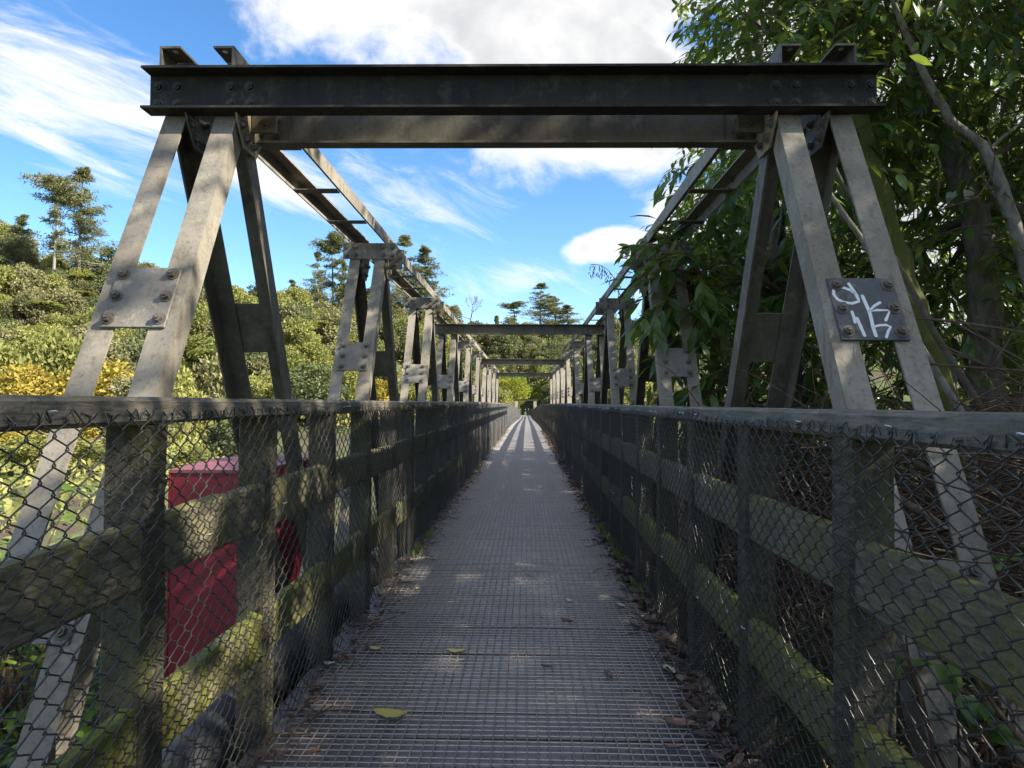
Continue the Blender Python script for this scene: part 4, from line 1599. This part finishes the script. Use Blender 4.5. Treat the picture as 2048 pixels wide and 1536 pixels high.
def fern_model(h, seed):
    rr = np.random.default_rng(seed)
    mb = MB().tube([(0, 0, -.6), (.05, 0, h * .5), (0, .05, h)], [.16, .13, .11], 7)
    C, D, N_, Tn = [], [], [], []
    for k in range(17):
        a = k * 2.4 + rr.uniform(-.2, .2)
        ln = rr.uniform(2.0, 2.7)
        for q in np.linspace(.08, 1, 15):
            r = ln * q
            z = h + .9 * math.sin(q * 2.0) * ln * .3 - .55 * q * q * ln * .5
            c = np.array([math.cos(a) * r, math.sin(a) * r, z])
            for sgn in (-1, 1):
                C.append(c)
                D.append(np.array([-math.sin(a) * sgn + math.cos(a) * .4, math.cos(a) * sgn + math.sin(a) * .4, -.15]))
                N_.append(np.array([0, 0, 1.0]) + rr.normal(size=3) * .15)
                Tn.append(np.clip(rr.normal(.55, .15), 0, 1))
    C, D, N_, Tn = map(np.array, (C, D, N_, Tn))
    L = np.full(len(C), .55)
    return mb.mesh('trunk', M_BARK, True), card_mesh('crown', C, D, N_, L, L * .42, Tn, HL['bright'])


MODELS = {}
for kind in ('olive', 'dark', 'bright', 'gold', 'lime'):
    MODELS[kind] = []
    for v in range(3 if kind != 'lime' else 2):
        sd_ = hash(kind) % 97 if False else {'olive': 1, 'dark': 2, 'bright': 3, 'gold': 4, 'lime': 5}[kind] * 10 + v
        cr = blob_crown('crown', HL[kind], 1.0, 1.75 if kind != 'lime' else 1.7, 36 + 6 * v if kind != 'lime' else 60, 150 if kind != 'lime' else 150, .115 if kind != 'lime' else .095, sd_, .8, .25 if v == 1 else .05)
        MODELS[kind].append((trunk_mesh(1.0, .07, sd_, 5, .5), cr))
PINES = [pine_model(17, 3), pine_model(19, 4), pine_model(15, 5, True, .8), pine_model(16, 8, False, .7)]
FERNS = [fern_model(3.2, 1), fern_model(4.4, 2)]
BARE = bare_model(12, 4)
CONE = [(trunk_mesh(1.0, .05, 77, 2, .2), blob_crown('crown', HL['dark'], .42, 2.4, 34, 80, .11, 78, .8, .85))]

TREE_LAB = {
    'olive': ('olive green broadleaf tree in the forest on the far hillside', 'olive trees on the hillside'),
    'dark': ('dark green bushy tree in the forest on the far hillside', 'dark trees on the hillside'),
    'bright': ('sunlit yellow-green bushy tree low on the far hillside', 'bright trees on the hillside'),
    'gold': ('golden autumn tree at the foot of the far hillside', 'golden trees'),
}


def far_tree(kind, x, y, r, label=None, group=None, z=None, hfac=None):
    tm, cm = random.choice(MODELS[kind])
    z = gz(x, y) if z is None else z
    lab, grp = TREE_LAB.get(kind, (label, group))
    t = thing('broadleaf_tree', label or lab, 'tree', (x, y, z), group or (grp if not label else None))
    a = random.uniform(0, 6.28)
    hf = hfac or random.uniform(.85, 1.15)
    lift = r * .35
    link('trunk', tm, t, T(x, y, z) @ Matrix.Diagonal((r, r, r * .9 + lift, 1)))
    link('crown', cm, t, T(x, y, z + lift * .6) @ Matrix.Rotation(a, 4, 'Z') @ Matrix.Diagonal((r, r, r * hf, 1)))
    return t


# scattered forest on the far slope, back to front
n_tr = 0
d = 84.0
while d < 192:
    step = 5.2 + d * .006
    px = -90.0
    while px < 1330:
        dd = d + random.uniform(-2.4, 2.4)
        x = (px - VPX) / F * dd + CAM.x
        if not (abs(x) < 5.5 and dd < 165) and dd < float(np.interp(x, RX, RY)) + 3 and (x < -24 or dd > 120) and n_tr < 295:
            base_h = (dd - (82 if x < -30 else 150)) / 70
            rr_ = random.random()
            if x < -55:
                kind = 'olive' if rr_ < .52 else 'dark' if rr_ < .8 else 'bright'
                if base_h < .3:
                    kind = 'bright' if rr_ < .55 else 'gold' if rr_ < .68 else 'olive'
            elif x < -18:
                kind = 'bright' if rr_ < .45 else 'olive' if rr_ < .8 else 'dark'
                if base_h > .6:
                    kind = 'olive' if rr_ < .45 else 'dark' if rr_ < .8 else 'bright'
            else:
                kind = 'dark' if rr_ < .5 else 'olive' if rr_ < .85 else 'bright'
            far_tree(kind, x, dd, random.uniform(2.3, 4.2))
            n_tr += 1
        px += step / dd * F * random.uniform(.75, 1.25)
    d += step * .95
print('hill trees', n_tr)
# tree ferns on the sunny slope
for k in range(46):
    px, dd = random.uniform(380, 1000), random.uniform(86, 140)
    if k > 36:
        px = random.uniform(20, 180)
    x = (px - VPX) / F * dd
    if x > -14:
        continue
    z = gz(x, dd)
    t = thing('tree_fern', 'umbrella-shaped tree fern among the bushes of the far hillside', 'tree fern', (x, dd, z), 'tree ferns on the hillside')
    tm, cm = random.choice(FERNS)
    s = random.uniform(.9, 1.3)
    M = T(x, dd, z + 1.0) @ Matrix.Rotation(random.uniform(0, 6), 4, 'Z') @ Matrix.Diagonal((s, s, s, 1))
    link('trunk', tm, t, M)
    link('crown', cm, t, M)


def pine(px, ytop, dist, idx, label, wide=1.0, hpx=None):
    x = (px - VPX) / F * dist + CAM.x
    z = gz(x, dist)
    ztop = CAM.z + (VPY - ytop) / F * dist
    h0 = (17, 19, 15, 16)[idx]
    s = max(ztop - z, 6) / h0
    t = thing('pine_tree', label, 'pine', (x, dist, z), 'pines on the skyline')
    M = T(x, dist, z) @ Matrix.Rotation(random.uniform(0, 6), 4, 'Z') @ Matrix.Diagonal((s * wide, s * wide, s, 1))
    link('trunk', PINES[idx][0], t, M)
    link('crown', PINES[idx][1], t, M)


pine(140, 332, 138, 1, 'tall full pine, the tallest tree on the left skyline', 1.0)
pine(88, 358, 132, 2, 'flat-topped gaunt pine close beside the tallest pine')
pine(8, 425, 140, 0, 'broad dark pine on the slope left of the tallest pine', 1.4)
pine(425, 560, 128, 3, 'pine with open boughs between the portal legs')
pine(520, 545, 150, 0, 'open pine left of the slender skyline pines', 1.1)
pine(585, 560, 152, 3, 'bushy skyline pine standing low beside the slender pines', 1.2)
pine(632, 505, 154, 1, 'slender skyline pine with leafy boughs halfway up')
pine(662, 472, 156, 2, 'slender skyline pine with the tallest spire of its row')
pine(690, 520, 155, 0, 'skyline pine just behind the second truss frame')
pine(805, 470, 160, 1, 'full skyline pine right of the second truss frame', 1.1)
pine(850, 500, 162, 0, 'skyline pine above the truss chord', 1.2)
pine(770, 540, 158, 3, 'short skyline pine glimpsed between truss diagonals')
pine(1080, 566, 190, 1, 'tall pine standing highest over the first grey overhead beam', 1.7)
pine(1112, 590, 192, 0, 'bushy pine beside the tall pine over the overhead beam', 2.2)
pine(1135, 610, 190, 3, 'lower bushy pine at the end of the clump over the overhead beam', 2.2)
pine(1030, 605, 188, 2, 'flat-crowned pine in the clump over the overhead beam', 2.0)
for (px, yt, dist, lab) in ((890, 600, 165, 'small dark cone-shaped conifer beside the bare tree'), (993, 625, 180, 'tiny pointed conifer between the bare tree and the pine clump')):
    x = (px - VPX) / F * dist
    z = gz(x, dist)
    s = (CAM.z + (VPY - yt) / F * dist - z) / 2.6
    t = thing('conifer', lab, 'conifer', (x, dist, z))
    link('trunk', CONE[0][0], t, T(x, dist, z) @ Matrix.Diagonal((s, s, s, 1)))
    link('crown', CONE[0][1], t, T(x, dist, z) @ Matrix.Diagonal((s, s, s, 1)))
x, dist = (941 - VPX) / F * 180, 180
z = gz(x, dist)
s = (CAM.z + (VPY - 588) / F * dist - z) / max(v.co.z for v in BARE.vertices)
t = thing('bare_tree', 'leafless pale rounded tree on the skyline above the overhead beam', 'tree', (x, dist, z))
link('branches', BARE, t, T(x, dist, z) @ Matrix.Diagonal((s * 1.0, s * 1.0, s, 1)))


def pix_tree(kind, px, ytop, dist, r, label, group=None, zb=None):
    x = (px - VPX) / F * dist + CAM.x
    z = gz(x, dist) if zb is None else zb
    ztop = CAM.z + (VPY - ytop) / F * dist
    hf = max((ztop - z) / r - .2, .6) / 1.85
    far_tree(kind, x, dist, r, label, group, z, hf)


pix_tree('lime', 1020, 752, 152, 4.2, 'round lime-green sunlit tree framed under the last overhead beam')
pix_tree('lime', 1086, 770, 160, 3.0, 'smaller yellow-green tree behind the far small truss')
pix_tree('olive', 985, 772, 146, 3.4, 'dull green tree beside the round lime-green tree')
pix_tree('gold', 190, 735, 46, 2.9, 'big golden tree seen between the portal legs and through the fence')
pix_tree('gold', 40, 745, 44, 2.5, 'golden tree low at the open side of the outer portal leg')
pix_tree('bright', -40, 700, 52, 3.4, 'green bushy tree beyond the golden tree on the near-side bank')
pix_tree('bright', 115, 690, 60, 3.6, 'green rounded tree behind the golden trees')
pix_tree('olive', 270, 770, 40, 2.2, 'dull green low tree beside the big golden tree')
pix_tree('bright', 330, 740, 62, 3.2, 'bright green tree seen just right of the inner portal leg')
pix_tree('olive', 420, 735, 66, 3.2, 'feathery olive tree between the portal leg and the dark leg')
pix_tree('bright', 90, 880, 30, 1.9, 'green leafy bush seen through the chain link below the golden tree')
pix_tree('gold', 20, 870, 32, 1.8, 'golden bush seen through the chain link beside the outer portal leg')
pix_tree('olive', 225, 880, 33, 1.6, 'olive bush seen through the chain link beside the fence post')
pix_tree('bright', 385, 905, 36, 1.3, 'yellow-green bush standing just over the red tank lid')
pix_tree('dark', 470, 850, 50, 2.2, 'very dark round bush on the riverside seen past the second post')
pix_tree('gold', 610, 745, 95, 3.0, 'golden tree behind the second truss frame')
pix_tree('gold', 755, 765, 98, 2.6, 'golden tree between the second and third truss frames')
pix_tree('bright', 540, 755, 90, 3.0, 'bright green tree at the slope foot past the dark leg')
x, dist = (628 - VPX) / F * 84, 84
pm_ = blob_crown('crown', HL['red'], 1, 1.4, 14, 60, .16, 5)
t = thing('red_bush', 'tiny red-leaved bush at the far river edge', 'bush', (x, dist, gz(x, dist)))
zz = gz(x, dist)
link('crown', pm_, t, T(x, dist, zz + .2) @ Matrix.Diagonal((1.0, 1.0, 1.3, 1)))

# undergrowth that fills the slope between the trees
rr = np.random.default_rng(55)
n = 52000
dd = 80 + 118 * rr.random(n) ** .9
xx = (rr.uniform(-120, 1330, n) - VPX) / F * dd
ok = (np.abs(xx) > 4.5) | (dd > 165)
xx, dd = xx[ok], dd[ok]
n = len(xx)
P = np.stack([xx, dd, terr(xx, dd) + rr.random(n) * 1.6], 1)
L = rr.uniform(.5, 1.0, n)
tag(link('undergrowth', card_mesh('undergrowth', P, rr.normal(size=(n, 3)) + np.array([0, -.3, .4]), np.array([.2, -.5, 1.0]) + rr.normal(size=(n, 3)) * .6, L, L * .6, rr.random(n), HL['bright'])),
    'mass of low shrubs and ferns covering the far hillside', 'undergrowth', None, 'stuff')
n = 16000
xx = rr.uniform(-45, -11, n)
dd = rr.uniform(17, 56, n)
zz = terr(xx, dd)
ok = zz > -3.1
P = np.stack([xx, dd, zz + rr.random(n) * .7], 1)[ok]
n = len(P)
L = rr.uniform(.2, .45, n)
tag(link('undergrowth', card_mesh('undergrowth', P, rr.normal(size=(n, 3)) + np.array([0, -.3, .4]), np.array([.2, -.5, 1.0]) + rr.normal(size=(n, 3)) * .6, L, L * .5, rr.random(n), HL['bright'])),
    'weeds and low bushes on the riverside flat below the golden trees', 'undergrowth', None, 'stuff')

# ------------------------------------------------------------------ people at the far end
def person(x, y, z, h, label, shirt, legs, ph):
    t = thing('person', label, 'person', (x, y, z), 'people at the far end of the bridge')
    s = h / 1.7
    J = [(0, 0, .95), (0, 0, 1.15), (0, 0, 1.42), (0, 0, 1.50), (0, 0, 1.60), (0, 0, 1.68),
         (.10, 0, .90), (.11, -.06 * ph, .50), (.11, .05 * ph, .09), (.12, -.10 + .05 * ph, .03),
         (-.10, 0, .90), (-.11, .10 * ph, .50), (-.11, .22 * ph, .10), (-.12, -.05 + .2 * ph, .03),
         (.18, 0, 1.40), (.23, .04 * ph, 1.14), (.21, -.10, .90), (-.18, 0, 1.40), (-.23, -.04 * ph, 1.14), (-.21, -.14, .92)]
    E = [(0, 1), (1, 2), (2, 3), (3, 4), (4, 5), (0, 6), (6, 7), (7, 8), (8, 9), (0, 10), (10, 11), (11, 12), (12, 13), (2, 14), (14, 15), (15, 16), (2, 17), (17, 18), (18, 19)]
    rad = [.14, .14, .15, .055, .10, .08, .085, .06, .045, .04, .085, .06, .045, .04, .06, .045, .03, .06, .045, .03]
    me = bpy.data.meshes.new('body')
    me.from_pydata([tuple(q * s for q in j) for j in J], E, [])
    m, nt, b = mat('clothing_' + shirt[1])
    sp = nt.new('ShaderNodeSeparateXYZ')
    nt.put(sp.inputs[0], nt.new('ShaderNodeTexCoord').outputs['Object'])
    c = nt.mix(nt.sm(sp.outputs[2], .92 * s, .94 * s), legs, shirt[0])
    c = nt.mix(nt.sm(sp.outputs[2], 1.47 * s, 1.49 * s), c, (.45, .28, .2))
    c = nt.mix(nt.sm(sp.outputs[2], 1.64 * s, 1.66 * s), c, (.05, .03, .02))
    nt.put(b.inputs['Base Color'], c)
    b.inputs['Roughness'].default_value = .85
    me.materials.append(m)
    o = link('body', me, t, T(x, y, z))
    sk = o.modifiers.new('skin', 'SKIN')
    for i, r in enumerate(rad):
        me.skin_vertices[0].data[i].radius = (r * s, r * s * .85)
    me.skin_vertices[0].data[0].use_root = True
    sb = o.modifiers.new('sub', 'SUBSURF')
    sb.levels = sb.render_levels = 1


person((1051.5 - VPX) / F * 140, 140, gz((1051.5 - VPX) / F * 140, 140), 1.62, 'walker in black top and pale trousers at the far end of the bridge', ((.015, .015, .018), 'black'), (.45, .5, .55), 1)
person((1057.5 - VPX) / F * 141, 141, gz((1057.5 - VPX) / F * 141, 141), 1.68, 'walker in navy blue clothes at the far end of the bridge', ((.015, .02, .05), 'navy'), (.012, .015, .04), -1)
tag(link('path', MB().box(-2.2, 2.2, DECK_END, 175, -1.3, -1.238).mesh('path', m_plain('gravel_path', (.3, .27, .2), .9, 0, .3, 3))), kind='structure')

# ------------------------------------------------------------------ debris on the deck
LM = {
    'yellow': m_leaf('yellow_leaf', [(.42, .32, .05), (.58, .48, .12), (.66, .58, .25)], .04, .5, .4),
    'brown': m_leaf('brown_leaf', [(.10, .05, .03), (.24, .13, .08), (.36, .22, .15)], .05, .55, .4, 0, .2),
    'pale': m_leaf('pale_leaf', [(.35, .36, .2), (.5, .5, .32), (.6, .6, .42)], .1, .5, .4),
}


def flat_leaf(L, Wd, curl, material, seed):
    rr = np.random.default_rng(seed)
    n = 7
    vs, fs = [], []
    for k in range(n):
        a = k / (n - 1)
        w = Wd * math.sin(math.pi * (a * .92 + .04)) ** .8 * .5
        z = .004 + curl * L * (a - .5) ** 2 + rr.uniform(0, .003)
        vs += [(-w * rr.uniform(.85, 1.1), (a - .5) * L, z + .006 + w * .15), (0, (a - .5) * L, z), (w * rr.uniform(.85, 1.1), (a - .5) * L, z + .005 + w * .2)]
    for k in range(n - 1):
        A = k * 3
        fs += [(A, A + 1, A + 4, A + 3), (A + 1, A + 2, A + 5, A + 4)]
    mb = MB()
    mb.v, mb.f = vs, fs
    mb.tube([(0, -L * .5, .005), (.004, -L * .72, .006)], .0012, 4)
    me = mb.mesh('fallen_leaf', material, True)
    at_ = me.attributes.new('tint', 'FLOAT', 'FACE')
    at_.data.foreach_set('value', [rr.uniform(.3, .8)] * len(me.polygons))
    return me


DL = [(780, 1436, 'yellow', .13, 'ragged yellow leaf lying on the deck mesh, eaten through', 70), (660, 1333, 'pale', .075, 'pale cream rounded leaf near the mossy side of the deck', 60),
      (750, 1303, 'yellow', .06, 'small curled bright yellow leaf on the deck mesh', 80), (912, 1308, 'yellow', .085, 'long golden leaf lying crossways on the deck planks', 85),
      (1137, 1206, 'pale', .07, 'pale yellow leaf standing curled near mid deck', 20), (1133, 1246, 'brown', .07, 'small pinkish brown leaf below the pale curled leaf', 60),
      (1217, 1353, 'brown', .065, 'brown leaf with lobed edge on the deck mesh', 30), (1241, 1215, 'pale', .08, 'pale leaf beside the litter line of the deck', 20),
      (1055, 1153, 'yellow', .05, 'tiny golden leaf near mid deck', 50), (835, 1182, 'yellow', .05, 'tiny yellow leaf with brown tip on the far boards', 10),
      (815, 1198, 'pale', .06, 'slim pale leaf lying crossways on the far boards', 80), (630, 1506, 'brown', .045, 'small pink-brown leaf at the near mossy corner', 70),
      (1338, 1345, 'pale', .10, 'large light green leaf on the litter beside the shady fence', 10), (1345, 1500, 'brown', .06, 'curled tan leaf near the corner by the shady fence', 75),
      (1358, 1452, 'brown', .11, 'long pink-brown leaf at the edge of the litter line', 80), (1093, 1336, 'brown', .05, 'faded brown leaf flat under the mesh near mid deck', 70),
      (1135, 1038, 'pale', .06, 'small white leaf on the distant part of the shaded deck', 0), (1240, 1200, 'brown', .09, 'thin reddish leaf along the litter line', 85)]
for k, (px, py, c, L, lab, rot) in enumerate(DL):
    v = CR @ Vector(((px - 1024) / F, (768 - py) / F, -1))
    s_ = (0.012 - CAM.z) / v.z
    p = CAM + v * s_
    me = flat_leaf(L, L * random.uniform(.38, .55), random.uniform(.1, .5), LM[c], k)
    tag(link('fallen_leaf', me, None, T(p.x, p.y, zp(p.y) + .006) @ Matrix.Rotation(R(rot + random.uniform(-12, 12)), 4, 'Z')), lab, 'leaf', 'fallen leaves on the deck')

for sx, n, seed, lab in ((1, 3600, 71, 'line of dead leaves and dirt along the shady fence foot'), (-1, 1800, 72, 'thin line of dirt and dead leaves along the mossy fence foot')):
    rr = np.random.default_rng(seed)
    y = .6 + rr.random(n) ** 1.6 * 30
    x = sx * (.775 - np.abs(rr.normal(0, .045, n)) * (1.0 if sx > 0 else .8))
    z = np.array([zp(q) for q in y]) + rr.random(n) * .025 + .004
    P = np.stack([x, y, z], 1)
    L = rr.uniform(.02, .085 if sx > 0 else .05, n)
    tag(link('deck_litter', leaf_mesh('deck_litter', P, rr.normal(size=(n, 3)) * np.array([1, 1, .25]), np.array([0, 0, 1.0]) + rr.normal(size=(n, 3)) * .5, L, L * .4, rr.random(n), M_LITTER)), lab, 'leaf litter', None, 'stuff')
    mb = MB()
    for k in range(420):
        yy = .6 + rr.random() ** 1.5 * 14
        p = np.array([sx * (.77 - abs(rr.normal(0, .07))), yy, zp(yy) + .012 + rr.random() * .015])
        dd_ = unit(rr.normal(size=3) * np.array([.6, 1, .08])) * rr.uniform(.03, .16)
        q = p + dd_
        q[0] = sx * min(sx * q[0], .78)
        q[2] = max(q[2], zp(yy) + .009)
        mb.tube([p, (p + q) / 2 + rr.normal(size=3) * .006, q], rr.uniform(.001, .003), 4, False)
    tag(link('deck_twigs', mb.mesh('deck_twigs', M_TWIG)), lab.replace('dead leaves and dirt', 'small twigs').replace('dirt and dead leaves', 'small twigs'), 'twigs', None, 'stuff')
# crumbs of debris caught in the mesh over the whole deck
rr = np.random.default_rng(80)
n = 2600
y = 1.2 + rr.random(n) ** 1.5 * 16
P = np.stack([rr.uniform(-.76, .76, n), y, np.array([zp(q) for q in y]) + .003], 1)
L = rr.uniform(.006, .022, n)
tag(link('deck_crumbs', leaf_mesh('deck_crumbs', P, rr.normal(size=(n, 3)) * np.array([1, 1, .1]), np.array([0, 0, 1.0]) + rr.normal(size=(n, 3)) * .2, L, L * .4, rr.random(n) * .7, M_LITTER)),
    'dark crumbs of bark and leaf caught in the deck mesh', 'debris', None, 'stuff')
# grass tufts at the fence foot
for q, (sx, y, n) in enumerate(((1, 5.3, 60), (1, 5.9, 80), (1, 6.4, 60), (1, 4.4, 40), (-1, 6.1, 50), (-1, 5.4, 30), (1, 7.4, 70), (-1, 12, 60))):
    p0 = np.array([sx * .765, y, zp(y)])
    c = p0 + np.stack([rng.normal(0, .02, n), rng.normal(0, .10, n), np.zeros(n)], 1)
    c[:, 0] = np.clip(c[:, 0], -.78, .78)
    dd_ = np.stack([-sx * np.abs(rng.normal(0, .5, n)), rng.normal(0, .5, n), np.full(n, 1.0)], 1)
    L = rng.uniform(.03, .085, n)
    t = link('grass_tuft', leaf_mesh('grass_tuft', c, dd_, rng.normal(size=(n, 3)) + np.array([0, -1, 0]), L, L * .09, rng.uniform(.2, 1, n), M_LEAFG))
    tag(t, 'small grass tuft growing at the foot of the ' + ('shady' if sx > 0 else 'sunny') + ' fence', 'grass', 'grass tufts at the ' + ('shady' if sx > 0 else 'sunny') + ' fence foot', 'stuff')
